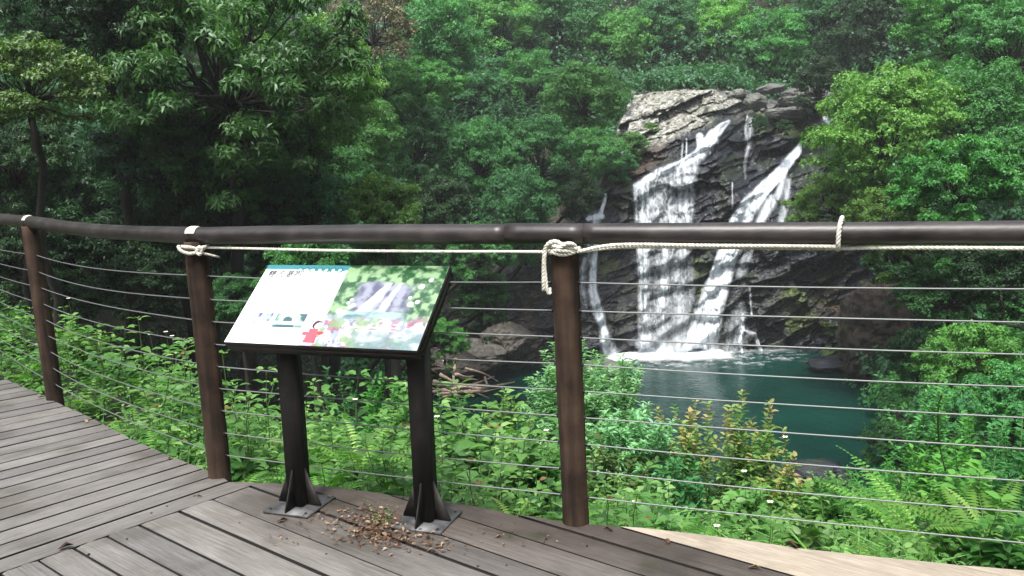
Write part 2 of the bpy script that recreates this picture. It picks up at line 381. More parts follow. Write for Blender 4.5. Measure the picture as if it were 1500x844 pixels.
def slabs(px, py, s1, s2, ang, seed, amp, tilt):
    wx = 30 * (n2(px, py, .022, 4, seed) - .5); c, s = math.cos(ang), math.sin(ang)
    u = ((px + wx) * c + (py + wx) * s) / s1; v = (-(px) * s + (py + wx) * c) / s2
    d, cu, cv, cid = voro(u, v, seed); c2 = (cid * 57.3) % 1
    return amp * (cid - .5) + tilt * ((u - cu) * (c2 - .5) - (v - cv) * (.6 + .8 * (cid * 13.7 % 1)))
def cliff_rough(px, py):
    A = -sstep(1230, 1300, px)*.0
    r = slabs(px, py, 58, 22, -.45, 11, 1.0, .30) + slabs(px, py, 24, 9, -.40, 23, .40, .12) + slabs(px, py, 10, 3.2, -.3, 31, .10, .07)
    r = r + 1.2 * (n2(px, py, .016, 3, 5) - .5) + .25 * (n2(px, py, .12, 4, 9) - .5)
    low = sstep(1060, 880, px) * sstep(330, 420, py)   # smoother rounded wall behind the left falls
    return r * (1 - .45 * low)
step = 1.15
xs = np.arange(565, 1415, step); ys = np.linspace(0, 1, 330)
PX = np.repeat(xs[None], len(ys), 0); T0 = topy(xs)[None]; PY = T0 + (556 - T0) * ys[:, None]
D = cliff_depth(PX, PY) + cliff_rough(PX, PY)
V = at(PX, PY, D)
# crest carries on back into the hillside
back = []
for k, (g, up) in enumerate(((9, 1.2), (4, .5), (1.5, .12))):
    Q = V[0].copy(); dr = ray(PX[0], PY[0]); dr[:, 2] = 0; Q = Q + norm(dr) * g; Q[:, 2] += up + .6 * (n2(xs, xs * 0 + k * 9, .05) - .5); back.append(Q)
V_crest = V[0].copy(); xs_crest = xs.copy()
V = np.concatenate([np.array(back), V]); nr, nc = V.shape[:2]
PX2 = np.concatenate([np.repeat(xs[None], 3, 0), PX]); PY2 = np.concatenate([np.repeat(PY[:1], 3, 0) - 5, PY])
nzp = n2(PX2, PY2, .035, 5, 41)
pale = sstep(1110, 1075, PX2) * sstep(885, 912, PX2) * sstep(0, 22, (interp(PX2, [880, 905, 950, 1000, 1040, 1075, 1110], [290, 262, 232, 205, 188, 172, 150]) + 30 * (nzp - .5)) - PY2)
pale = pale * sstep(.36, .50, n2(PX2, PY2, .06, 5, 43) + .12 * sstep(930, 960, PX2))
pale = np.maximum(pale, .6 * sstep(.53, .62, nzp) * sstep(840, 800, PX2) * sstep(640, 660, PX2) * sstep(390, 430, PY2))
pale = np.maximum(pale, .35 * sstep(1020, 1090, PX2) * sstep(185, 165, PY2))
mo = n2(PX2, PY2, .05, 4, 77)
moss = sstep(.50, .60, mo) * (sstep(1150, 1180, PX2) * sstep(380, 420, PY2) * .9 + .55 * sstep(960, 900, PX2) * sstep(340, 230, PY2) + .25) 
for cx_, cy_, r_ in ((1112, 176, 22), (1165, 185, 26), (1020, 395, 22), (1160, 440, 30), (1170, 470, 30), (1030, 430, 14), (890, 390, 20)):
    moss = np.maximum(moss, sstep(1.15, .5, np.hypot((PX2 - cx_) / r_, (PY2 - cy_) / (r_ * .8)) + 1.2 * (mo - .5)))
brown = np.maximum(.8 * sstep(.42, .55, n2(PX2, PY2, .02, 3, 55)) * sstep(1175, 1225, PX2) * sstep(380, 430, PY2), .8 * sstep(25, 8, np.abs(PY2 - interp(PX2, [880, 930, 970, 1010], [275, 245, 222, 208]))) * sstep(870, 900, PX2) * sstep(1000, 950, PX2))
brown = np.maximum(brown, .7 * sstep(870, 820, PX2) * sstep(.45, .55, nzp))
i, j = np.meshgrid(np.arange(nc - 1), np.arange(nr - 1)); a = (j * nc + i).ravel()
tag(obj('cliff', V.reshape(-1, 3), np.stack([a, a + nc, a + nc + 1, a + 1], -1), m_rock, attrs={'pale': pale.ravel(), 'moss': np.clip(moss, 0, 1).ravel() * .9, 'brown': brown.ravel()}), 'dark wet layered rock face with a pale dry crest behind the waterfalls', 'cliff', kind='structure')
# ------------------------------------------------------------------ falls
def smooth_depth(px, py): return cliff_depth(px, py) + 1.2 * (n2(px, py, .016, 3, 5) - .5) + .75 * (slabs(px, py, 58, 22, -.45, 11, 1.0, .30)) + .3 * slabs(px, py, 24, 9, -.40, 23, .40, .12)
def stroke(PX, PY, pts, streak=(1.6, 26), seed=1, soft=.5):
    """pts: x, y, half width, strength -> alpha field"""
    pts = np.array(pts, float); best = np.full(PX.shape, 9.); al = np.zeros(PX.shape); ac = np.zeros(PX.shape); st = np.ones(PX.shape); run = 0
    for k in range(len(pts) - 1):
        a = pts[k]; e = pts[k + 1] - a; L = np.hypot(e[0], e[1]); t = np.clip(((PX - a[0]) * e[0] + (PY - a[1]) * e[1]) / L ** 2, 0, 1)
        dx = PX - a[0] - t * e[0]; dy = PY - a[1] - t * e[1]; w = a[2] + t * e[2]; q = np.hypot(dx, dy) / w; sgn = np.sign(dx * e[1] - dy * e[0])
        m_ = q < best; best = np.where(m_, q, best); al = np.where(m_, run + t * L, al); ac = np.where(m_, sgn * q * w, ac); st = np.where(m_, a[3] + t * e[3], st); run += L
    sk = fbm(np.stack([ac / streak[0] / 2.2, al / streak[1], al * 0 + seed], -1), 4, seed)
    sk2 = fbm(np.stack([ac / 5, al / 9, al * 0 + seed + 3], -1), 3, seed)
    edge = sstep(1.0, 1 - soft, best + .5 * (sk - .5))
    return np.clip(edge * st * (.62 + 2.0 * (sk - .36)) * (.7 + .6 * sk2), 0, 1) * (best < 1.3)
def water_object(name, label, x0, x1, y0, y1, fields, group):
    xs = np.arange(x0, x1, .8); ys = np.arange(y0, y1, .8); PX, PY = np.meshgrid(xs, ys); A = np.zeros(PX.shape)
    for f in fields: A = 1 - (1 - A) * (1 - f(PX, PY))
    A = np.clip(A, 0, 1) ** .85
    d = smooth_depth(PX, PY)
    from_r = np.minimum(cliff_depth(PX, PY) + cliff_rough(PX, PY), d)
    for _ in range(3):
        m_ = from_r.copy(); m_[1:-1, 1:-1] = np.minimum.reduce([from_r[1:-1, 1:-1], from_r[:-2, 1:-1], from_r[2:, 1:-1], from_r[1:-1, :-2], from_r[1:-1, 2:]]); from_r = m_
    for _ in range(2): m_ = from_r.copy(); m_[1:-1, 1:-1] = np.minimum.reduce([from_r[1:-1, 1:-1], from_r[:-2, 1:-1], from_r[2:, 1:-1], from_r[1:-1, :-2], from_r[1:-1, 2:]]); from_r = m_
    for _ in range(10): m_ = from_r.copy(); m_[1:-1, 1:-1] = (from_r[1:-1, 1:-1] + from_r[:-2, 1:-1] + from_r[2:, 1:-1] + from_r[1:-1, :-2] + from_r[1:-1, 2:]) / 5; from_r = m_
    fine = fbm(np.stack([PX / 1.6, PY / 5.5, PX * 0 + 5], -1), 3, 88); med = fbm(np.stack([PX / 3.6, PY / 13, PX * 0 + 8], -1), 3, 89); A = np.clip(A * (.30 + .6 * fine + .85 * med), 0, 1)
    for _ in range(2): m_ = A.copy(); m_[1:-1, 1:-1] = (A[1:-1, 1:-1] * 2 + A[:-2, 1:-1] * 1.5 + A[2:, 1:-1] * 1.5 + A[1:-1, :-2] * .5 + A[1:-1, 2:] * .5) / 6; A = m_
    A = np.clip(A * .92, 0, 1) ** 1.15
    d = from_r - .10 - .15 * A - .12 * fine
    V = at(PX, PY, d).reshape(-1, 3); nx = len(xs); i, j = np.meshgrid(np.arange(nx - 1), np.arange(len(ys) - 1)); a = (j * nx + i).ravel()
    Fq = np.stack([a, a + nx, a + nx + 1, a + 1], -1); AA = A.ravel(); keep = AA[Fq].max(1) > .04; Fq = Fq[keep]
    u, inv = np.unique(Fq, return_inverse=True); V = V[u]; AA = AA[u]; Fq = inv.reshape(-1, 4)
    keep = np.ones(len(Fq), bool)
    return tag(obj(name, V, Fq, m_fall, attrs={'alpha': AA}, smooth=True), label, 'waterfall', group)
S = lambda *p, **k: (lambda X, Y: stroke(X, Y, p, **k))
GW = 'streams of the waterfall'
water_object('waterfall', 'narrow left stream of the waterfall, thin and broken, beside the near post', 840, 925, 280, 545, [
    S((887, 286, 3, .9), (884, 300, 3.5, .9), (879, 316, 4, 1), seed=3), S((862, 320, 5, .8), (882, 317, 5, .95), seed=4), S((875, 316, 8, .8), (868, 350, 12, .5), (864, 380, 12, .45), seed=9, soft=.9),
    S((875, 330, 5, .9), (872, 370, 5, 1.), (868, 400, 8, .95), (868, 425, 9, 1.1), (874, 450, 11, 1.2), (884, 480, 8, 1), (890, 512, 14, .8), (900, 530, 18, .6), seed=5, soft=.7),
    S((856, 380, 6, .5), (852, 420, 9, .45), (858, 450, 6, .3), seed=6, soft=.9)], GW)
def fallB(X, Y):
    ytop = interp(X, [922, 930, 945, 960, 985, 1005, 1018, 1030, 1040], [276, 268, 258, 248, 238, 232, 224, 210, 200])
    yr = interp(Y, [200, 212, 228, 240, 290, 330, 370, 420, 480, 525], [1052, 1050, 1034, 1022, 1016, 1012, 1012, 1018, 1008, 1000]) + 5 * (n2(Y, Y * 0, .08, 3) - .5)
    yl = interp(Y, [262, 280, 330, 400, 520], [922, 928, 931, 933, 936])
    ins = sstep(-1, 3, Y - ytop) * sstep(-5, 5, yr - X) * sstep(-3, 4, X - yl)
    crest = sstep(22, 2, Y - ytop)
    sk = fbm(np.stack([X / 3.4, Y / 34, X * 0], -1), 4, 61); sk2 = fbm(np.stack([X / 9, Y / 13, X * 0], -1), 4, 62); sp = fbm(np.stack([X / 2.6, Y / 3.6, X * 0], -1), 2, 64)
    wx = 6 * (n2(X, Y, .06, 3, 65) - .5); lace = 1 - np.abs(2 * fbm(np.stack([(X + wx) / 6, (Y + wx) / 9, X * 0], -1), 3, 66) - 1) * 3.2; lace = np.clip(lace, 0, 1); lace2 = np.clip(1 - np.abs(2 * fbm(np.stack([(X - wx) / 3.2, Y / 6, X * 0 + 4], -1), 3, 67) - 1) * 3.0, 0, 1)
    colm = .85 * np.exp(-((X - 942) / 9.) ** 2) + .8 * np.exp(-((X - 970) / 8.) ** 2) * sstep(325, 350, Y) + .45 * np.exp(-((X - 1000) / 11.) ** 2) * sstep(470, 380, Y) + .14
    colm = colm * interp(Y, [240, 300, 345, 420, 500, 525], [.9, .9, 1.05, .72, .78, 1.3])
    upz = sstep(345, 315, Y)
    a = colm * (.30 + 2.4 * (sk - .35)) * (.5 + 1.1 * sk2) * (.7 + .6 * sp) + crest * .6 * sk2 + .10 * (.5 + sk2) * sstep(.35, .6, fbm(np.stack([X / 14, Y / 60, X * 0 + 2], -1), 3, 68)) + upz * (.42 * lace * (.4 + sk2) + .16 * lace2) + (1 - upz) * .22 * lace2 * (.4 + sk2)
    return np.clip(ins * a, 0, 1)
water_object('waterfall', 'broad middle fan of the waterfall spilling over a ledge', 915, 1080, 170, 532, [
    S((1068, 178, 3, .9), (1058, 185, 7, 1.3), (1046, 198, 11, 1.6), (1036, 212, 11, 1.3), (1022, 226, 8, 1.2), (1000, 238, 6, 1.1), (970, 253, 5, 1.0), (930, 272, 4, .8), seed=8, soft=.5), fallB,
    S((1025, 200, 7, .9), (1028, 222, 8, .9), seed=12), S((1000, 206, 1.5, .8), (998, 236, 1.8, .7), seed=13), S((1006, 204, 1.3, .8), (1005, 234, 1.6, .6), seed=14),
    S((940, 505, 14, .7), (960, 522, 34, 1.1), (985, 526, 30, 1), seed=15, soft=.9, streak=(5, 8)), S((994, 430, 14, .4), (1000, 480, 18, .4), (1000, 520, 22, .5), seed=16, soft=1)], GW)
water_object('waterfall', 'strong slanting right stream of the waterfall beside the green bush', 990, 1175, 188, 532, [
    S((1191, 196, 2.5, .9), (1176, 212, 6, 1.5), (1160, 232, 8, 1.7), (1140, 256, 9, 1.7), (1120, 276, 12, 1.7), (1100, 300, 15, 1.7), (1086, 322, 17, 1.7), (1074, 350, 17, 1.6), (1062, 385, 18, 1.5), (1050, 420, 20, 1.3), (1040, 455, 24, 1.1), (1028, 490, 29, 1), (1020, 524, 34, 1), seed=21, soft=.45),
    S((1150, 252, 5, .6), (1140, 285, 8, .5), (1120, 315, 9, .5), (1105, 345, 8, .45), (1085, 400, 12, .35), seed=22, soft=.8),
    S((1155, 265, 6, .5), (1150, 300, 9, .45), (1143, 332, 7, .5), (1142, 350, 4, .3), seed=23, soft=.9), S((1128, 290, 8, .6), (1110, 330, 9, .5), seed=24, soft=.9),
    S((1098, 420, 2, .5), (1101, 462, 2, .5), seed=27), S((1080, 450, 18, .28), (1078, 490, 24, .3), (1070, 524, 30, .35), seed=28, soft=1),
    S((1088, 462, 3, .6), (1088, 484, 4, .8), (1084, 500, 3, .6), (1088, 522, 4, .6), seed=25), S((1088, 484, 3, .8), (1106, 490, 3, .9), (1112, 508, 3, .8), (1118, 522, 4, .7), seed=26)], GW)
water_object('waterfall', 'thin trickles down the dark rock between the two main streams', 1060, 1110, 165, 310, [
    S((1095, 168, 2, .5), (1092, 190, 3, .34), (1096, 215, 4, .3), (1091, 240, 3, .3), (1092, 262, 2, .2), seed=31, soft=.8), S((1073, 268, 1.5, .5), (1073, 305, 1.5, .4), seed=32), S((1100, 172, 6, .35), (1098, 215, 5, .3), seed=33, soft=1)], GW)
water_object('waterfall', 'small white cascade between boulders at the upper right lip', 1195, 1225, 160, 200, [S((1206, 163, 4, .9), (1210, 175, 5, 1), (1218, 186, 4, .9), seed=35)], GW)
# foam sheet on the pool, raised a little above it
xs = np.linspace(1.0, 14, 300); ys = np.linspace(29.0, 36.5, 180); X, Y = np.meshgrid(xs, ys)
c0 = ground(np.array(985.), np.array(523.), ZP); nn = n2(X, Y, 1.1, 5, 90); n3_ = n2(X, Y * 1.8, 3.2, 4, 91)
q = np.hypot((X - c0[0] + .3) / 2.9, (Y - c0[1] - .35) / 1.25); A = np.clip(sstep(1.25, .45, q + 1.3 * (nn - .5)) * 1.5 * (.55 + .9 * n3_), 0, 1)
q = np.hypot((X - c0[0] - 1) / 5.2, (Y - c0[1] + .3) / 2.6); A = np.maximum(A, .35 * sstep(1.1, .3, q + 1.2 * (nn - .5)) * sstep(.52, .68, n3_))
cl = ground(np.array(905.), np.array(531.), ZP); q = np.hypot((X - cl[0]) / 1.0, (Y - cl[1]) / .8); A = np.maximum(A, .8 * sstep(1.2, .4, q + 1.3 * (nn - .5)))
q = np.hypot((X - c0[0] - 3.2) / 2.4, (Y - c0[1] - .5) / .5); A = np.maximum(A, .3 * sstep(1.2, .4, q + 1.3 * (nn - .5)) * n3_ * 1.4)
V = np.stack([X, Y, ZP + .015 + .10 * A + .05 * n3_ * A], -1).reshape(-1, 3); i, j = np.meshgrid(np.arange(299), np.arange(179)); a = (j * 300 + i).ravel(); Fq = np.stack([a, a + 1, a + 301, a + 300], -1)
Fq = Fq[A.ravel()[Fq].max(1) > .03]
tag(obj('foam', V, Fq, m_foam, attrs={'alpha': A.ravel()}, smooth=True), 'white churned foam on the pool at the foot of the falls', 'foam', kind='stuff')
# ------------------------------------------------------------------ leaves
TQ = (np.array([[0, 0, 0], [.45, .5, .10], [1, 0, -.12], [.42, -.5, .10]]), np.array([[0, 1, 2, 3]]))
TL = (np.array([[0, 0, 0], [.28, .46, .05], [.62, .38, .04], [1, 0, -.22], [.62, -.38, .04], [.28, -.46, .05], [.55, 0, -.05]]), np.array([[0, 6, 2, 1], [6, 4, 3, 2], [0, 5, 4, 6]]))
TN = (np.array([[0, 0, 0], [.35, .5, .05], [1, 0, -.15], [.35, -.5, .05]]), np.array([[0, 3, 2, 1]]))
def leaves(P, Dr, Nr, L, W, T=TQ):
    Dr = norm(Dr); Nr = norm(Nr - Dr * (Nr * Dr).sum(-1, keepdims=True)); Sd = np.cross(Nr, Dr); t, f = T
    L = (np.zeros(len(P)) + L)[:, None, None]; W = (np.zeros(len(P)) + W)[:, None, None]
    V = P[:, None] + L * t[None, :, :1] * Dr[:, None] + W * t[None, :, 1:2] * Sd[:, None] + L * t[None, :, 2:] * Nr[:, None]
    k = len(t); Fq = (np.arange(len(P))[:, None, None] * k + f[None]).reshape(-1, 4)
    return V.reshape(-1, 3), Fq, k
def rdir(n, g): return norm(g.normal(size=(n, 3)))
def clump_leaves(C, rc, nt_, nl, L, W, g, T=TQ, droop=.25, flat=.7, bright=0.0, inner=.35):
    """C (m,3) clump centres, rc (m,) radii; rosettes of nl leaves on nt_ twig tips per clump"""
    m = len(C); n = m * nt_; cr = np.repeat(np.arange(m), nt_)
    dd = rdir(n, g); dd[:, 2] = np.where(g.random(n) < .72, np.abs(dd[:, 2]), dd[:, 2]); rr = rc[cr] * (inner + (1 - inner) * g.random(n) ** .5)
    tip = C[cr] + dd * rr[:, None] * [1, 1, flat]
    lr = np.repeat(np.arange(n), nl); k = n * nl
    ax = norm(dd * [1, 1, .6] + [0, 0, .35]); rad = rdir(k, g); rad = norm(rad - ax[lr] * (rad * ax[lr]).sum(-1, keepdims=True) * .8)
    Dr = norm(ax[lr] * .45 + rad * .9 + [0, 0, -droop]); Nr = norm(ax[lr] * .9 + [0, 0, .7] + .45 * g.normal(size=(k, 3)))
    P = tip[lr] - ax[lr] * (g.random(k) * L * 1.3)[:, None] + Dr * .1 * L
    s = .65 + .7 * g.random(k)
    V, Fq, kk = leaves(P, Dr, Nr, L * s, W * s, T)
    tone = .94 * np.clip(.15 + .45 * g.random(m)[cr][lr] + .35 * g.random(k) + bright * ((tip[:, 2] - C[cr][:, 2]) / (rc[cr] * flat + 1e-6))[lr] * .0, 0, 1)
    return V, Fq, np.repeat(tone, kk)
def limb(p0, p1, r0, r1, g, n=6, wob=.12):
    t = np.linspace(0, 1, n)[:, None]; L = np.linalg.norm(p1 - p0); P = p0 + (p1 - p0) * t + g.normal(size=(n, 3)) * wob * L * .5 * np.sin(t * math.pi)
    return tube(P, np.linspace(r0, r1, n), 6, cap=False)
def crown_mesh(name, seed, nc_, nt_, nl, L, W, material, T=TQ, shape=(1, 1, .8), rc=(.22, .42), R_=3.0, droop=.25, flat=.65, limbs=True, up_=.45, skirt=0):
    g = np.random.default_rng(seed); n = nc_
    d = rdir(n, g); d[:, 2] = np.where(g.random(n) < up_, np.abs(d[:, 2]), d[:, 2])
    r = .45 + .5 * g.random(n) ** .6; lump = .72 + .55 * fbm(d * 1.7 + seed, 2, seed); C = d * (r * lump)[:, None] * np.array(shape) * R_
    if skirt: low = np.minimum(C[:, 2], 0) ; k_ = g.random(n) < .45; C[k_, 2] -= skirt * R_ * g.random(k_.sum()); 
    rr = R_ * (rc[0] + (rc[1] - rc[0]) * g.random(n)) * (1.15 - .45 * r)
    V, Fq, t = clump_leaves(C, rr, nt_, nl, L, W, g, T, droop, flat)
    me = mk_mesh(name, V, Fq, material, attrs={'v': t})
    mb = MB()
    if limbs:
        for k in range(0, n, 2): mb.add(*limb(np.array([0, 0, -.35 * R_]) * shape, C[k], min(.016 * R_, .05), .008, g, 6))
        mb.add(*limb(np.array([0, 0, -.9 * R_]), np.array([0, 0, .1 * R_]), .05 * R_, .03 * R_, g, 5, .05))
        Vb, Fb, Ab = mb.get(); ml = mk_mesh(name + '_limbs', Vb, Fb, m_bark, attrs={'v': Ab}, smooth=True)
    else: ml = None
    return me, ml, R_
CR = {}
def proto(key, *a, **k): CR[key] = crown_mesh('crown', *a, **k)
def remat(key, src, material):
    me = CR[src][0].copy(); me.materials[0] = material; CR[key] = (me, CR[src][1], CR[src][2])
proto('a0', 1, 120, 66, 6, .13, .065, LM['mid'], shape=(1, 1, 1)); proto('a1', 2, 125, 64, 6, .115, .06, LM['mid'], shape=(.95, .95, 1.2), rc=(.18, .36)); proto('a2', 3, 95, 60, 6, .15, .06, LM['cool'], shape=(1.15, 1, .85), rc=(.16, .34))
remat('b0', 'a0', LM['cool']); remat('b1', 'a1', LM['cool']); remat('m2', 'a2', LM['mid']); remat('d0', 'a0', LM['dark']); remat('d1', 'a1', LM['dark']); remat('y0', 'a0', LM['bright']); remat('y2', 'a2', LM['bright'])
proto('n0', 5, 190, 40, 7, .125, .036, LM['mid'], R_=2.4, shape=(1.1, 1, .9), rc=(.12, .26), droop=.35, T=TQ, skirt=.45)      # nearer, long narrow leaves
remat('n1', 'n0', LM['dark']); remat('n2', 'n0', LM['bright'])  # same crown recoloured darker for shaded trees, brighter for a sunlit one
proto('s0', 6, 80, 45, 6, .085, .04, LM['olive'], R_=1.6, shape=(1.2, 1, .75), rc=(.16, .32))                       # small olive leaves, near
proto('f0', 7, 55, 26, 6, .16, .05, LM['ruddy'], R_=2.5, rc=(.14, .30), shape=(1.1, 1, .8))
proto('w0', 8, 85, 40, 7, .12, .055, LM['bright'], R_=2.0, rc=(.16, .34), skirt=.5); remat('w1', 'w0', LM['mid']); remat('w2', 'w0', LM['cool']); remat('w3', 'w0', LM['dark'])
nplant = [0]
def tree(name, px, py, rpx, key, label, cat='tree', d=None, sz=1.0, group=None, off=.55):
    g = np.random.default_rng(1000 + nplant[0]); nplant[0] += 1
    if d is None: d = hit_terrain(px, py); rm = rpx / F * d; d = max(d - rm * off, 4)
    rm = rpx / F * d; c = at(px, py, d); me, ml, R0 = CR[key]; s = rm / R0
    e_ = .8; gr = np.array([float(terr(c[0] + e_, c[1]) - terr(c[0] - e_, c[1])), float(terr(c[0], c[1] + e_) - terr(c[0], c[1] - e_))]); bx, by = c[0], c[1]
    if d > 20 or (c[0] > 3 and d > 8):
        gr = gr / (np.linalg.norm(gr) + 1e-6) if np.linalg.norm(gr) > .2 else np.array([math.copysign(1, c[0] - 5), .3])
        if c[0] > 4 and c[1] < 33: gr = np.array([1, .15])
        for k_ in range(30):
            if terr(bx, by) > c[2] - 1.0 * rm: break
            bx += gr[0] * rm * .13; by += gr[1] * rm * .13
    elif d > 8.5 and name == 'tree': vd = c - CAM; vd = vd[:2] / np.linalg.norm(vd[:2]); bx += vd[0] * rm * 1.4; by += vd[1] * rm * 1.4
    zb = float(terr(bx, by)); zb = min(zb, c[2] - .3 * rm); off_ = np.array([c[0] - bx, c[1] - by])
    root = empty(name, (bx, by, zb), label, cat, group)
    def put(nm, m_):
        o = link(nm, m_, root, (off_[0], off_[1], c[2] - zb)); o.rotation_euler = (0, 0, rz); o.scale = (s, s, s * sz); return o
    rz = g.random() * 6.28
    cr = put('crown', me)
    if ml: put('branches', ml)
    hgt = c[2] - zb - .7 * rm
    if hgt > .4 and name != 'thicket' and not (name == 'bush' and d > 35):
        P = np.linspace([0, 0, -.3], [off_[0], off_[1], hgt + .3 * rm], 7); P[:, :2] = off_ * (np.linspace(0, 1, 7)[:, None] ** 1.4); P[1:-1, :2] += g.normal(size=(5, 2)) * .05 * rm
        r0 = max(.04, .03 * rm + .010 * hgt); link('trunk', mk_mesh('trunk', *(lambda t: (t[0], [t[1]]))(tube(P, np.linspace(r0 * 1.3, r0 * .7, 7), 8, cap=False)), m_bark, smooth=True), root)
    return root
# ------------------------------------------------------------------ hillside foliage (a mass nobody could count)
g = np.random.default_rng(21)
def scatter_hill(n):
    d = 8 + 78 * g.random(n) ** .8; th = (g.random(n) - .5) * 1.75; x = d * np.sin(th); y = d * np.cos(th)
    ins = poly_inside(x, y, UP); px = 750 + F * x / np.maximum(y, .1)
    bad = ins | ((px > 885) & (px < 1250) & (y < 49) & (y > 25)) | (y < 5) | ((px > 600) & (px < 900) & (dist_line(x, y, U) < 2.2))
    x, y = x[~bad], y[~bad]; return x, y
x, y = scatter_hill(9500); z = terr(x, y); dd = np.hypot(x, y)
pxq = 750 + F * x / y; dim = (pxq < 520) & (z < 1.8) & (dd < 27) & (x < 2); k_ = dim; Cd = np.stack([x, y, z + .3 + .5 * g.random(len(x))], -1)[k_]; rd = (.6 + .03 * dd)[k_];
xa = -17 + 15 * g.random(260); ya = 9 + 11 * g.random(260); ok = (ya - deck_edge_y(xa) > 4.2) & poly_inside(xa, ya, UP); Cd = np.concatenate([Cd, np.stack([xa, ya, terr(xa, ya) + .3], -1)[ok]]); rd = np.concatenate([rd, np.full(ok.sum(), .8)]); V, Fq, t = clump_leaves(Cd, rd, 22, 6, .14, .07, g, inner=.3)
tag(obj('shaded_undergrowth', V, Fq, LM['dark'], attrs={'v': np.clip(t * .7, 0, 1)}), 'dim leafy growth in the left ravine, shade put into its dark leaf colour', 'undergrowth', kind='stuff')  # ravine shade put into the colour by the dark leaf material
x, y, z, dd = x[~dim], y[~dim], z[~dim], dd[~dim]
C = np.stack([x, y, z + .35 + .5 * g.random(len(x))], -1); rr = (.5 + .030 * dd) * (.7 + .6 * g.random(len(x)))
sel = dd < 26
# growth on the crest above the falls, on the rock shelf behind the lip
row0 = V_crest; k = g.integers(0, len(row0), 420); pk = xs_crest[k]; gg = np.where((pk > 1085) & (pk < 1235), 3.5, 1.2) + 10 * g.random(420) ** 1.3
m_ = (pk > 870); k, pk, gg = k[m_], pk[m_], gg[m_]; dr = row0[k] - CAM; dr[:, 2] = 0; Cc = row0[k] + norm(dr) * gg[:, None]; Cc[:, 2] += .2 + .12 * gg + .5 * g.random(len(k))
C = np.concatenate([C, Cc]); rr = np.concatenate([rr, .5 + .09 * gg + .4 * g.random(len(k))]); sel = np.concatenate([sel, np.zeros(len(k), bool)])
for nm, s_, mt, L_ in (('undergrowth', sel, LM['mid'], .13), ('hillside_foliage', ~sel, LM['cool'], .22)):
    V, Fq, t = clump_leaves(C[s_], rr[s_], 26, 6, L_, L_ * .5, g, inner=.3)
    tag(obj(nm, V, Fq, mt, attrs={'v': np.clip(t * .8, 0, 1)}), 'mass of low leafy growth covering the steep slopes between the trees' if nm == 'undergrowth' else 'far wood reading as one mass of foliage on the slopes above the falls', 'undergrowth' if nm == 'undergrowth' else 'woodland', kind='stuff')
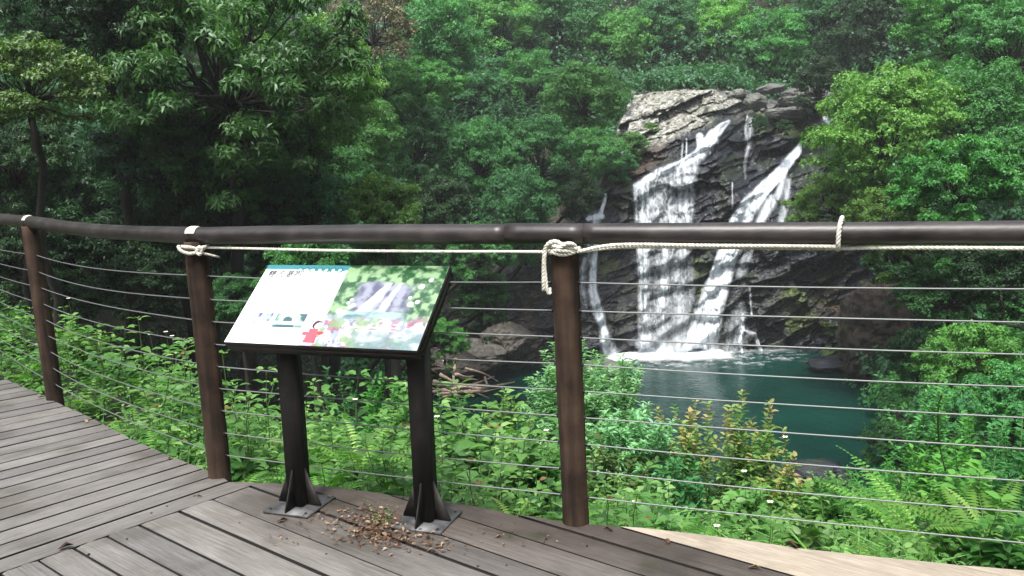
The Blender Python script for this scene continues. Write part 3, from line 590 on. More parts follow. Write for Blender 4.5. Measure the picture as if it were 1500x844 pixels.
# added roof of leaves, unseen above the frame, put there to darken the left ravine
g = np.random.default_rng(31); q = rdir(120, g) * (g.random(120) ** .4)[:, None] * [8, 6, 1.8] + [-16, 15.5, 12.5]; q = q[q[:, 2] > 1.47 + .34 * np.hypot(q[:, 0], q[:, 1])+1.2]
V, Fq, t = clump_leaves(q, np.full(len(q), 1.5), 50, 6, .22, .09, g)
tag(obj('shade_canopy', V, Fq, LM['dark'], attrs={'v': t}), 'added roof of leaves, unseen above the frame, that shades the left ravine', 'shade_canopy', kind='stuff')
T_ = [ # px, py, radius px, proto, label[, d]
 (40,128,105,'s0','near tree at the left edge with small dull olive leaves on drooping twigs',9.0),
 (330,100,190,'n0','large spreading tree with long narrow leaves filling the upper left',15),
 (455,130,110,'n2','sunlit outer crown with long narrow leaves right of the large upper left tree',17),
 (150,20,120,'n1','dark tree at the top left behind the near small leaved tree',14),
 (250,230,120,'n1','shaded tree low under the large upper left crown',16),
 (400,240,95,'n0','mid green tree hanging over the dark ravine on the left',19),
 (545,45,75,'f0','thin greyish pink feathery tree at the top left of centre',27),
 (560,130,60,'m2','rounded green tree just below the greyish pink feathery tree',29),
 (520,205,70,'a0','broad green bushy tree between the dark ravine and the centre slope',26),
 (610,215,60,'b1','bluish green tree on the centre slope left of the hanging creepers',30),
 (565,310,68,'w0','bright yellow green bush just above the rail, left of centre',17),
 (455,300,70,'w2','cool green bush above the rail over the second post bay',18),
 (640,60,70,'b0','bluish green tree at the top, left of the centre',38),
 (730,55,75,'a1','tall mid green tree at the top centre',None),
 (825,45,70,'b0','cool green tree at the top, up and left of the pale rock',None),
 (905,70,55,'a0','mid green tree right above the left end of the pale rock crest',None),
 (680,150,70,'b1','tree with creepers hanging down the slope at upper centre',None),
 (770,140,65,'a1','green crown on the upper centre slope, left of the pale rock',None),
 (855,150,60,'a0','light catching tree directly left of the pale rock crest',33.5),
 (700,235,62,'b0','dense dark bluish crown mid slope between the sign and the falls',31),
 (790,235,62,'b1','dense crown mid slope just left of the narrow fall',31.5),
 (862,225,48,'a2','leafy crown hanging over the left edge of the dark rock',32.5),
 (650,300,55,'w3','dark small bush just above the rail at the centre',26),
 (755,300,58,'b0','dark green bush above the rail left of the narrow fall',30),
 (838,285,42,'d0','dark low bush beside the top of the narrow left fall',32),
 (975,55,60,'b0','hazy cool green tree at the top above the pale rock crest',None),
 (1050,50,65,'y2','light yellowish green tree at the top above the falls',None),
 (1130,75,60,'a0','mid green tree above the boulders at the head of the falls',None),
 (1205,40,60,'b1','tree with a thin pale trunk at the top, right of the falls',None),
 (1290,60,90,'d0','large dark tree in shadow at the top right',None),
 (1395,40,85,'a1','green tree with arching limbs at the top right',30),
 (1480,80,85,'b1','cool green tree in the top right corner',26),
 (1200,125,42,'d1','dark overhanging bush behind the boulder at the upper right lip',38),
 (1295,205,105,'y0','big bright rounded tree overhanging the right side of the falls',24),
 (1225,300,62,'y2','lower lobe tree with bright leaves touching the right stream',26),
 (1420,175,85,'a0','mid green tree behind the big bright rounded tree on the right',24),
 (1400,275,92,'w1','tree with pinkish new leaves above the rail at the right',15),
 (1485,240,70,'a2','green tree cut by the right edge above the rail',16),
 (1300,325,66,'w0','light yellowish bush just above the rail right of the rope loop',17),
 (1470,400,80,'w3','dark tree just below the rail at the right edge',13),
 (1390,430,75,'w2','cool dark green bush below the rail on the right bank',16),
 (1320,385,55,'w3','dark bush below the rail over the brown rock on the right',20),
 (1420,530,75,'w1','mid green bush beyond the third cable on the right bank',12.5),
 (1345,520,48,'w3','small dark bush over the brown rock at the pool edge',19),
 (1485,590,75,'w2','leafy bush at the right edge level with the pool',9.5),
 (1395,615,60,'w2','bush on the right bank standing beside the pool surface',12),
 (1300,650,42,'w3','round dark bush at the near right corner of the pool',14),
 (450,410,80,'w1','green bush behind the left half of the information sign',14),
 (560,400,75,'a2','dense bush behind the top edge of the information sign',19),
 (700,370,55,'w2','bush below the rail between the sign and the third post',25),
 (705,440,48,'w3','low dark bush above the left pool rocks',26),
 (770,350,45,'b0','cool bush below the rail just left of the third post',31),
 (210,410,70,'w3','dim bush deep in the shade of the left ravine',15),
 (90,440,60,'w3','dim bush in shade beyond the first post',15),
 (350,440,50,'w2','small bush behind the second post, right of the shade',15),
 (650,500,40,'w1','small bush hanging over the left pool rocks behind the sign',24),
 (928,212,24,'w1','small bush rooted low on the pale rock crest',37.5),
 (902,245,34,'w2','bush draped over the lower left end of the pale crest',36.6),
 (955,190,13,'w0','little tuft bush in the middle of the pale crest',39.0),
 (1112,182,15,'w3','small round mossy bush at the lip between the trickles and the boulders',38.6),
 (1150,186,14,'w3','dark bush growing at the lip just above the right stream',37.6),
 (430,195,80,'a1','mid green crown between the large upper left tree and the centre slope',22),
 (480,275,70,'a0','leafy crown over the dark ravine, up and left of the bright yellow green bush',21),
 (395,315,55,'m2','low leafy crown just above the handrail, left of the cool green bush',20),
 (300,255,70,'b1','dim green crown filling the ravine under the large upper left tree',20),
 (620,130,55,'m2','leafy crown right of the rounded tree on the upper centre slope',31),
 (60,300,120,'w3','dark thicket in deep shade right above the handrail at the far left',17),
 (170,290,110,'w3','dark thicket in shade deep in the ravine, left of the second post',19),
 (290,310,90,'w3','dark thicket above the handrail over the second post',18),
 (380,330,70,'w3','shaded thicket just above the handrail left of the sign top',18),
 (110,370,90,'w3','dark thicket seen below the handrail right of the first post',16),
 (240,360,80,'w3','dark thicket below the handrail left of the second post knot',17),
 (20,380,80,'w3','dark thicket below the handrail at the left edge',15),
 (20,240,90,'n1','dark drooping crown at the left edge under the small leaved tree',13),
 (330,210,110,'n0','drooping mid layer of long leaves under the large upper left tree',16),
]
for t in T_:
    k_ = 'thicket' if 'thicket' in t[4] else 'bush' if 'bush' in t[4] else 'tree'; tree(k_, *t[:4], t[4], k_, d=t[5] if len(t) > 5 else None)
# unseen rise added behind the viewer closes off the low sky there
gb = np.random.default_rng(5)
# boulders
def boulder(name, px, py, d, rx, ry, rz_, label, seed, m=m_boulder, cat='boulder', pale=0, moss=.2, brown=0):
    bm = bmesh.new(); bmesh.ops.create_icosphere(bm, subdivisions=6 if rx > 1 else 5, radius=1); V = np.array([v.co for v in bm.verts]); Fq = np.array([[v.index for v in f.verts] for f in bm.faces]); bm.free()
    g = np.random.default_rng(seed)
    for _ in range(14):  # chop planes for a faceted boulder
        n_ = rdir(1, g)[0]; k = .62 + .25 * g.random(); q = V @ n_; V = V - np.maximum(q - k, 0)[:, None] * n_ * .85
    V = V * (1 + .34 * (fbm(V * 2.2 + seed, 5, seed)[:, None] - .5) + (.30 * (1 - np.abs(2 * fbm(V * 3.4 * max(1, rz_) + seed, 5, seed + 9)[:, None] - 1) * 2)) * (.35 + .25 * (rz_ > .8))) * [rx, ry, rz_]
    c = at(px, py, d); mo = sstep(.5, .65, fbm(V * 1.3 + seed, 4, 3)) * moss
    return tag(obj(name, V + c, Fq, m, attrs={'pale': np.full(len(V), pale), 'moss': mo, 'brown': np.full(len(V), brown)}, smooth=True), label, cat)
boulder('boulder', 1180, 146, 41.5, 1.45, 1.3, .62, 'large rounded dark boulder above the right stream', 1)
boulder('boulder', 1106, 148, 41, .62, .6, .42, 'small boulder between the pale crest and the large dark boulder', 2)
boulder('boulder', 1085, 138, 42, .5, .5, .3, 'small boulder behind the right end of the pale crest', 3)
boulder('boulder', 1225, 150, 41, .8, .8, .6, 'boulder half hidden by leaves right of the large dark boulder', 4)
boulder('boulder', 1150, 168, 40.5, 1.3, .9, .35, 'flat boulder lying under the large dark boulder', 5)
boulder('boulder', 1130, 130, 43, .8, .6, .3, 'low boulder behind the large dark boulder in leaf shade', 6)
boulder('boulder', 1312, 552, 28.0, .75, .7, .62, 'pale grey boulder standing in the pool at the right shore', 7, pale=.25)
boulder('boulder', 1240, 535, 31.5, 1.6, .8, .35, 'dark flat boulder along the far right shore of the pool', 8, m=m_rock)
boulder('boulder', 1190, 695, 20.6, .9, .6, .32, 'dark wet stone at the near outlet of the pool', 9, m=m_rock)
boulder('boulder', 1140, 700, 20.0, .6, .5, .22, 'small wet stone left of the outlet stone', 10, m=m_rock)
boulder('boulder', 690, 520, 31.8, 1.7, 1.1, .75, 'brown rock hump with pale scars at the left shore of the pool', 11, m=m_rock, pale=.45, brown=.5)
boulder('boulder', 745, 500, 32.2, 1.1, 1.0, .7, 'tilted brown rock above the left shore of the pool', 12, m=m_rock, pale=.2, brown=.5)
boulder('boulder', 655, 535, 29.5, 1.5, 1.2, .7, 'rock block behind the driftwood pile', 13, m=m_rock, pale=.15, brown=.6)
boulder('boulder', 885, 540, 31, .8, .6, .35, 'small grey stone in the pool below the narrow fall', 14, moss=.1)
boulder('boulder', 740, 607, 26.5, .55, .4, .16, 'flat wet stone just breaking the water left of the third post', 15, m=m_rock)
boulder('boulder', 1290, 480, 29.8, 1.6, 1.4, 1.9, 'brown mossy buttress of rock at the right end of the falls', 16, m=m_rock, brown=.8, moss=.9)
boulder('boulder', 1255, 600, 28.0, .4, .35, .2, 'tiny stone at the dark right edge of the pool', 17, m=m_rock)
# driftwood
c = ground(np.array(668.), np.array(565.), ZP + .5); g = np.random.default_rng(77)
c = at(672, 566, 27.5); dw = empty('driftwood_pile', c, 'pile of bleached broken branches on the rocks behind the right sign leg', 'driftwood')
for k in range(26):
    a = g.normal(size=3) * [.55, .5, .17]; u_ = norm(np.array([1.0, .3, -.18]) + g.normal(size=3) * [.5, .6, .18]); L = .35 + .8 * g.random()
    P = smooth_path([c + a - u_ * L, c + a + g.normal(size=3) * .05, c + a + u_ * L], 4); Vt, Fa, Fb = tube(P, np.linspace(.055, .02, len(P)) * (.6 + .8 * g.random()), 6)
    obj('branch', Vt, [Fa, Fb], m_drift, dw, smooth=True)
# ------------------------------------------------------------------ bank plants
def stem_tube(P, r, n=5): return tube(np.array(P), r, n, cap=False)
def p_weed(g, h=.5, ll=.09, nodes=6, T=TL, lean=.15, wid=.5):
    mbl, mbs = MB(), MB(); top = np.array([g.normal() * lean * h, g.normal() * lean * h, h]); t = np.linspace(0, 1, 5)[:, None]
    P = top * t + np.array([0, 0, .0]) + g.normal(size=(5, 3)) * .012 * h; P[0] = 0; mbs.add(*stem_tube(P, np.linspace(.005, .0025, 5)))
    for k in range(nodes):
        q = .25 + .75 * k / (nodes - 1); p = np.array([np.interp(q, t[:, 0], P[:, i]) for i in range(3)]); a = k * 1.57 + g.random() * .6; s = (1.15 - .6 * q) * (.8 + .4 * g.random())
        m = 2 if q < .95 else 4
        for j in range(m):
            b_ = a + j * 2 * math.pi / m; dr = np.array([math.cos(b_), math.sin(b_), .25 + .3 * g.random()]); base = p + dr * .02
            V, Fq, k_ = leaves(base[None], dr[None] - [[0, 0, .35 * g.random()]], np.array([[0, 0, 1.0]]) + g.normal(size=(1, 3)) * .25, ll * s, ll * s * wid, T)
            mbl.add(V, Fq, a=float(np.clip(.2 + .5 * q + .3 * g.normal() * .6, 0, 1)))
    return mbl, mbs
def p_fern(g, n=8, L=.45, pin=.07, arch=.75, npin=16, a0=0, a1=6.283, tone=.5):
    mbl, mbs = MB(), MB()
    for k in range(n):
        a = a0 + (a1 - a0) * (k + .5 * g.random()) / n; l = L * (.7 + .5 * g.random()); el = .75 + .45 * g.random(); P = []
        p = np.zeros(3); e = el
        for i in range(12): P.append(p.copy()); p = p + l / 11 * np.array([math.cos(a) * math.cos(e), math.sin(a) * math.cos(e), math.sin(e)]); e -= arch * 1.9 / 11 * (.7 + .6 * g.random())
        P = np.array(P); mbs.add(*stem_tube(P, np.linspace(.0035, .001, 12), 4)); Tn = norm(np.gradient(P, axis=0)); side = np.array([-math.sin(a), math.cos(a), 0])
        q = np.linspace(.12, .99, npin); pp = np.stack([np.interp(q, np.linspace(0, 1, 12), P[:, i]) for i in range(3)], -1); tt = norm(np.stack([np.interp(q, np.linspace(0, 1, 12), Tn[:, i]) for i in range(3)], -1))
        ln = pin * np.sin(np.clip(q * 1.05 + .12, 0, 1) * math.pi) ** .6 + .008
        for sg in (1, -1):
            V, Fq, k_ = leaves(pp, side * sg + tt * .35 - [0, 0, .1], np.cross(tt, side) * 1.0 + g.normal(size=(npin, 3)) * .1, ln, pin * .26, TN)
            mbl.add(V, Fq, a=float(np.clip(tone + .25 * g.normal(), 0, 1)))
    return mbl, mbs
def p_tuft(g, n=26, L=.3, r=.04):
    mbl = MB()
    for k in range(n):
        a = g.random() * 6.28; dr = np.array([math.cos(a), math.sin(a), 1.2 + g.random()]); l = L * (.5 + .7 * g.random()); d0 = norm(dr)
        P0 = np.array([math.cos(a), math.sin(a), 0]) * r * g.random(); P1 = P0 + d0 * l * .55; P2 = P1 + norm(d0 + [math.cos(a) * .7, math.sin(a) * .7, -.75]) * l * .5; s = np.array([-math.sin(a), math.cos(a), 0]) * .005
        mbl.add(np.array([P0 - s, P0 + s, P1 + s, P1 - s, P2]), [[0, 1, 2, 3]], [[3, 2, 4]], a=float(g.random()))
    return mbl, None
g = np.random.default_rng(303)
PW = [p_weed(g, .38, .15, 4, wid=.6), p_weed(g, .5, .17, 5, wid=.58), p_weed(g, .6, .15, 6), p_weed(g, .3, .13, 4, wid=.66), p_weed(g, .45, .10, 7, wid=.4), p_weed(g, .34, .15, 5, wid=.32), p_weed(g, .4, .09, 8, wid=.55)]
PF = [p_fern(g, 8, .42, .07), p_fern(g, 6, .34, .06)]
PT = [p_tuft(g), p_tuft(g, 20, .4)]
def scatter_plants(name, label, protos, x, y, s, material, g, cat='ground cover', keepz=0.0):
    V_, F4, F3, A_ = [], [], [], []; n = 0; z = terr(x, y) - .02 + keepz; pr = g.integers(0, len(protos), len(x)); a = g.random(len(x)) * 6.28
    sV, sF, sn = [], [], 0
    for k, (mbl, mbs) in enumerate(protos):
        m = pr == k
        if not m.any(): continue
        for mb_, dest in ((mbl, 0), (mbs, 1)):
            if mb_ is None: continue
            V, fs, A = mb_.get(); c, si = np.cos(a[m]), np.sin(a[m]); S_ = s[m]
            W = np.stack([V[None, :, 0] * c[:, None] - V[None, :, 1] * si[:, None], V[None, :, 0] * si[:, None] + V[None, :, 1] * c[:, None], V[None, :, 2] + 0 * c[:, None]], -1) * S_[:, None, None] + np.stack([x[m], y[m], z[m]], -1)[:, None]
            cnt = m.sum(); off = np.arange(cnt)[:, None, None] * len(V)
            if dest == 0:
                for f in fs: (F4 if f.shape[1] == 4 else F3).append((f[None] + off).reshape(-1, f.shape[1]) + n)
                V_.append(W.reshape(-1, 3)); AA = .94 * np.clip(A[None] + (g.random(cnt)[:, None] - .5) * .5, 0, 1); k7 = len(V) // 7 if len(V) % 7 == 0 else 0; AA = np.where(np.repeat(g.random((cnt, k7)) < .008, 7, 1), 1.0, AA) if k7 else AA; A_.append(AA.ravel()); n += cnt * len(V)
            else:
                sF.append((fs[0][None] + off).reshape(-1, 4) + sn); sV.append(W.reshape(-1, 3)); sn += cnt * len(V)
    fs = [np.concatenate(q) for q in (F4, F3) if q]
    o = tag(obj(name, np.concatenate(V_), fs, material, attrs={'v': np.concatenate(A_)}), label, cat, kind='stuff')
    if sV: tag(obj('stems', np.concatenate(sV), [np.concatenate(sF)], m_stem, o), kind='stuff')
    return o
def bank_pts(n, d0, d1, t0=-1.0, t1=1.0, pw=1.0, seed=1, clus=None):
    g = np.random.default_rng(seed); d = d0 + (d1 - d0) * g.random(n) ** pw; th = t0 + (t1 - t0) * g.random(n); x = d * np.sin(th); y = d * np.cos(th)
    s = y - deck_edge_y(x); ok = (s > .12) & (terr(x, y) > ZP + .12) 
    if clus is not None: ok &= n2(x, y, .9, 2, clus) > .46
    return x[ok], y[ok], d[ok]
x, y, d = bank_pts(2600, 3.0, 9.5, seed=11, pw=.8); sc_ = (.6 + .75 * g.random(len(x))) * np.interp(x, [-3, 0, 1.2, 3], [1.05, .95, .62, .75]) * np.interp(y - deck_edge_y(x), [0, .5, 1.5], [.6, .8, 1])
scatter_plants('weeds', 'dense leafy green weeds growing on the bank just beyond the boardwalk', PW, x, y, sc_, LM['weed'], g)
x, y, d = bank_pts(900, 3.2, 8.5, seed=12, clus=4); scatter_plants('fern_cover', 'light green ferns growing between the weeds on the bank', PF, x, y, .7 + .6 * g.random(len(x)), LM['fern'], g)
x, y, d = bank_pts(500, 3.2, 8, seed=13, clus=9); scatter_plants('grass', 'tufts of grass on the bank beside the boardwalk', PT, x, y, .7 + .6 * g.random(len(x)), LM['fern'], g, 'grass')
x, y, d = bank_pts(2600, 8, 21, seed=14); sc_ = (1.0 + .9 * g.random(len(x))) * np.interp(x, [-3, 0, 1.0, 5, 7], [.6, .7, .4, .4, 1.0])
scatter_plants('lower_bank_plants', 'mixed leafy plants covering the lower bank down to the pool', PW, x, y, sc_, LM['mid'], g)
# shrubs of the bank: bundles of leafy shoots rising from one foot
def p_shoots(g, h, spread, n=26, ll=.1, wid=.5, T=TL, start=.25, step=.035, tiptone=.0, whorl=2, droop=.3):
    mbl, mbs = MB(), MB()
    for k in range(n):
        a = g.random() * 6.283; rr = spread * g.random() ** .6; hh = h * (.55 + .45 * g.random()) * (1 - .25 * (rr / spread) ** 2); tip = np.array([math.cos(a) * rr, math.sin(a) * rr, hh]); mid = tip * [.45, .45, .6] + g.normal(size=3) * .06 * h
        P, t = resample(smooth_path([np.zeros(3) + g.normal(size=3) * [.03, .03, 0], mid, tip], 6), step); mbs.add(*stem_tube(P, np.linspace(.008, .002, len(P)), 5)); m = len(P); Tn = norm(np.gradient(P, axis=0)); i0 = int(m * start); idx = np.repeat(np.arange(i0, m), whorl)
        ph = idx * 2.4 + np.tile(np.arange(whorl), m - i0) * 2 * math.pi / whorl + g.random(len(idx)); rd_ = np.stack([np.cos(ph), np.sin(ph), ph * 0], -1); up = (idx / (m - 1.0))[:, None]
        D_ = rd_ * (1 - .35 * up ** 3) + Tn[idx] * .35 + np.array([0, 0, 1.0]) * (.2 - droop * g.random(len(idx))[:, None]); Nr = np.array([0, 0, 1.0]) + .35 * g.normal(size=(len(idx), 3)); s = ll * (.6 + .6 * g.random(len(idx))) * (1.05 - .35 * up[:, 0] ** 2)
        V, Fq, k_ = leaves(P[idx], D_, Nr, s, s * wid, T); tn = np.clip(.15 + .35 * g.random() + .30 * up[:, 0] + .15 * g.normal(size=len(idx)) + tiptone * (up[:, 0] > .86), 0, 1 if tiptone else .8); mbl.V.append(V); mbl.F.setdefault(4, []).append(Fq + mbl.n); mbl.A.append(np.repeat(tn, k_)); mbl.n += len(V)
    return mbl, mbs
for q_, (px, py, r, key, d, lab) in enumerate([
 (850,585,100,'p',9.5,'pale grey green leafy shrub standing before the pool behind the third post'),
 (925,630,62,'p',8.5,'lower arm of pale leafy shrub spreading right of the third post'),
 (1005,612,50,'r',8.5,'shrub with yellowish and red tipped leaves at the pool edge, centre right'),
 (1095,630,60,'r',8.5,'shrub with reddish yellow shoot tips silhouetted against the pool'),
 (1150,700,38,'r',7.5,'small red tipped shrub below the water outlet'),
 (740,600,36,'g',6.5,'broad leaved plant rising left of the third post above the pool'),
 (900,690,56,'y',6.0,'yellowish mixed shrub just right of the third post'),
 (1000,700,50,'c',6.5,'dark cool green shrub low on the bank, centre right'),
 (1100,745,40,'g',5.0,'leafy clump right above the pale new boards'),
 (1220,735,42,'m',5.2,'leafy clump on the bank below the dark round bush'),
 (960,762,30,'g',4.2,'low leafy clump at the start of the pale new boards'),
 (1180,790,26,'g',3.9,'low broad leaved clump touching the middle of the pale boards'),
 (1290,715,62,'l',7.0,'soft grassy looking shrub hanging over the near right corner of the pool'),
 (1440,720,75,'m',4.6,'leafy clump among the ferns at the lower right'),
 (1480,640,70,'c',6.0,'dark leafy clump at the right edge above the ferns'),
 (1460,790,45,'m',3.7,'dark broad leaved clump in the lower right corner'),
 (650,570,40,'c',9.0,'small shrub beside the driftwood seen past the right sign leg'),
 (560,580,55,'m',7.5,'leafy shrub framed between the two sign legs'),
 (500,550,38,'c',9.0,'darker shrub below the sign panel between its legs'),
 (120,510,48,'g',8.0,'pale green leafy clump behind the first post'),
 (20,500,45,'g',8.5,'leafy clump at the left edge beyond the boardwalk'),
 (690,640,45,'g',5.5,'low bright leafy clump between the right sign leg and third post'),
 (780,690,40,'m',4.8,'green leafy clump low beside the left of the third post'),
 (1060,680,40,'y',7.2,'loose yellow green shrub in the middle of the right bay'),
 (1370,600,60,'c',9.0,'leafy shrub on the right bank beside the vine'),
 (1400,660,60,'m',6.8,'bushy clump on the right bank behind the ferns')]):
    g_ = np.random.default_rng(500 + q_); p = at(px, py - r, d); R_ = r / F * d; zb = float(terr(p[0], p[1])); h = max(.25, p[2] - zb); st = float(np.clip(1 - 2.0 * R_ / h, .12, .75)); nn_ = int(np.clip(26 * (R_ / .4) ** 1.1, 16, 70))
    kw = dict(p=dict(ll=.125, wid=.32, whorl=4, step=.03, droop=.4), r=dict(ll=.115, wid=.52, tiptone=.22), g=dict(ll=.12, wid=.6, step=.05), y=dict(ll=.09, wid=.5), c=dict(ll=.10, wid=.45), m=dict(ll=.12, wid=.5), l=dict(ll=.10, wid=.14, whorl=4, step=.03, droop=.9))[key]
    pr = p_shoots(g_, h, R_ * 1.1, nn_ if key != 'p' else int(nn_ * 1.5), start=st, **kw); root = empty('shrub', (p[0], p[1], zb), lab, 'shrub'); mt = LM[dict(p='pale', r='redtip', g='weed', y='olive', c='cool', m='mid', l='mid')[key]]
    V, fs, A = pr[0].get(); link('leaves', mk_mesh('leaves', V, fs, mt, attrs={'v': A}), root); V, fs, A = pr[1].get(); link('stems', mk_mesh('stems', V, fs, m_stem), root)
def put_plant(name, px, pytop, d, pr, label, cat, material, h0, flower=None, group=None):
    p = at(px, pytop, d); zb = float(terr(p[0], p[1])); s = max(.3, (p[2] - zb) / h0); root = empty(name, (p[0], p[1], zb), label, cat, group); root.rotation_euler = (0, 0, random.random() * 6)
    for nm, mb_, mt in (('leaves', pr[0], material), ('stem', pr[1], m_stem)):
        if mb_ is None: continue
        V, fs, A = mb_.get(); o = link(nm, mk_mesh(nm, V * s, fs, mt, attrs={'v': A}), root)
    return root, s
for px, py, d, h, ll, n_, lab in [
 (350,520,5.2,.9,.13,8,'tall weed with broad drooping leaves just right of the second post'),
 (385,545,5.0,.8,.12,7,'tall broad leaved weed left of the left sign leg'),
 (330,560,4.8,.75,.12,7,'broad leaved weed close against the second post'),
 (195,470,8.2,1.0,.20,6,'big leaved yellowish plant standing out against the dark ravine'),
 (250,500,7.8,.8,.15,6,'leafy plant before the dark ravine left of the second post'),
 (90,455,8.8,.8,.14,6,'upright weed with white flowers just right of the first post top'),
 (12,455,8.5,.8,.14,6,'upright weed at the far left edge below the rail'),
 (470,565,5.8,.8,.12,7,'leafy stem right beside the left sign leg'),
 (580,560,6.2,.9,.14,7,'leafy stem midway between the sign legs'),
 (700,625,4.9,.6,.11,6,'leafy stem right of the right sign leg'),
 (730,600,6.0,.9,.17,5,'large heart leaved plant left of the third post'),
 (735,690,4.0,.6,.10,6,'dark green leafy stem close to the deck left of the third post'),
 (980,700,4.8,.7,.12,6,'leafy stem right of the third post above the boards'),
 (1060,690,5.2,.7,.12,6,'leafy stem in the middle of the right bay')]:
    put_plant('weed_plant', px, py, d, p_weed(np.random.default_rng(int(px)), h, ll, n_, lean=.12, wid=.55), lab, 'plant', LM['weed'], h)
for px, py, d, n_, L, pin, a0, a1, lab in [
 (1395,720,4.1,7,.75,.085,1.9,4.6,'fern with long arching fronds reaching left at the lower right'),
 (1345,680,4.6,5,.70,.08,1.5,3.6,'fern with a frond arched over the cables right of the pool'),
 (1450,690,4.2,6,.6,.08,.5,4.0,'tall fern near the lower right edge'),
 (1330,770,3.7,6,.5,.07,2.2,4.4,'low fern with spread fronds above the pale boards'),
 (515,610,4.9,8,.5,.07,0,6.28,'light green fern between the sign legs'),
 (470,650,4.3,7,.42,.06,0,6.28,'low fern right behind the left sign leg'),
 (130,560,6.5,8,.5,.07,0,6.28,'light fern at the deck edge between the first and second posts'),
 (225,620,5.2,7,.42,.06,0,6.28,'fern at the deck edge left of the second post'),
 (745,700,4.1,7,.4,.06,0,6.28,'pale fern at the deck edge left of the third post'),
 (40,520,7.6,8,.5,.07,0,6.28,'light fern left of the first post')]:
    p = at(px, py, d); zb = float(terr(p[0], p[1])); pr = p_fern(np.random.default_rng(int(px) + 1), n_, L, pin, a0=a0, a1=a1, npin=24 if L > .55 else 18, arch=.6)
    root = empty('fern', (p[0], p[1], max(zb, p[2] - L * .75)), lab, 'fern')
    V, fs, A = pr[0].get(); link('fronds', mk_mesh('fronds', V, fs, LM['fern'], attrs={'v': A}), root); V, fs, A = pr[1].get(); link('stalks', mk_mesh('stalks', V, fs, m_stem), root)
    if p[2] - L * .75 > zb + .05:
        hh = p[2] - L * .75 - zb; V, Fq = tube([[0, 0, -hh], [.02, 0, -hh * .5], [0, 0, .02]], [.02, .018, .015], 7, cap=False); link('stem', mk_mesh('stem', V, [Fq], m_bark), root)
# white daisy-like wild flowers
def flower(px, py, d, label, r=.016):
    p = at(px, py, d); zb = float(terr(p[0], p[1])); g = np.random.default_rng(int(px * 3 + py)); root = empty('wildflower', (p[0], p[1], zb), label, 'flower', 'small white wild flowers on the bank'); h = p[2] - zb
    P = np.array([[0, 0, 0], [.02, .01, h * .5], [0, 0, h]]); V, Fq = tube(smooth_path(P, 4), .0018, 4, cap=False); link('stem', mk_mesh('stem', V, [Fq], m_stem), root)
    a = np.arange(5) * 1.2566; D_ = np.stack([np.cos(a), np.sin(a), a * 0 + .15], -1); V, Fq, k = leaves(np.tile([[0, 0, h]], (5, 1)) + D_ * r * .2, D_, np.tile([[0, -.5, 1.0]], (5, 1)), r, r * .8, TL)
    link('petals', mk_mesh('petals', V, Fq, m_petal), root); V, Fa, Fb = tube([[0, 0, h - .002], [0, 0, h + .006]], r * .3, 8); link('flower_centre', mk_mesh('flower_centre', V, [Fa, Fb], m_yel), root)
for px, py, d, lab in [(243,486,7.0,'white flower left of the second post, upper one'),(252,492,7.0,'white flower left of the second post, right one'),(220,490,7.2,'white flower above the big leaved plant before the ravine'),(100,437,8.0,'single white bud right of the first post'),
 (640,610,5,'white flower right of the right sign leg'),(800,630,5,'white flower just left of the third post'),(1150,640,5.2,'white flower below the red tipped shrub'),(1128,735,4.4,'white flower above the middle of the pale boards'),(1050,770,4.0,'white flower just above the pale boards'),(1090,690,4.8,'white flower low in the right bay'),(930,735,4.2,'white flower right of the third post foot'),(520,585,5.2,'white flower between the sign legs')]:
    flower(px, py, d, lab)
# climbing tendril
P = smooth_path([at(1385, 690, 4.0), at(1376, 650, 3.9), at(1374, 600, 3.6), at(1380, 578, 3.3)], 6); V, Fa, Fb = tube(P, .004, 5)
tag(obj('vine', V, [Fa, Fb], m_stem), 'thin pale vine climbing to the cables at the right', 'vine')
EXPO = 1.35; HAZE = .0008
# ------------------------------------------------------------------ boardwalk
def dirv_(a): return np.array([math.cos(R(a)), math.sin(R(a))])
edge_px = [(-160, 505), (-60, 533), (0, 553), (57, 578), (90, 594), (126, 610), (187, 642), (252, 671), (302, 690), (335, 707), (365, 707), (480, 713), (590, 726), (700, 742), (835, 766), (929, 772), (1040, 785), (1130, 797), (1210, 807), (1300, 817), (1500, 835), (1800, 862), (2400, 920)]
E2 = np.array([ground(*p)[:2] for p in edge_px])
def ray_hit_edge(p, u, maxs=12):
    best = maxs
    for i in range(len(E2) - 1):
        a = E2[i]; e = E2[i + 1] - a; M = np.array([[u[0], -e[0]], [u[1], -e[1]]]); dt = np.linalg.det(M)
        if abs(dt) < 1e-9: continue
        s, t = np.linalg.solve(M, a - p)
        if 0 <= t <= 1 and s > 0: best = min(best, s)
    return best
gp = np.random.default_rng(99); sides = MB()
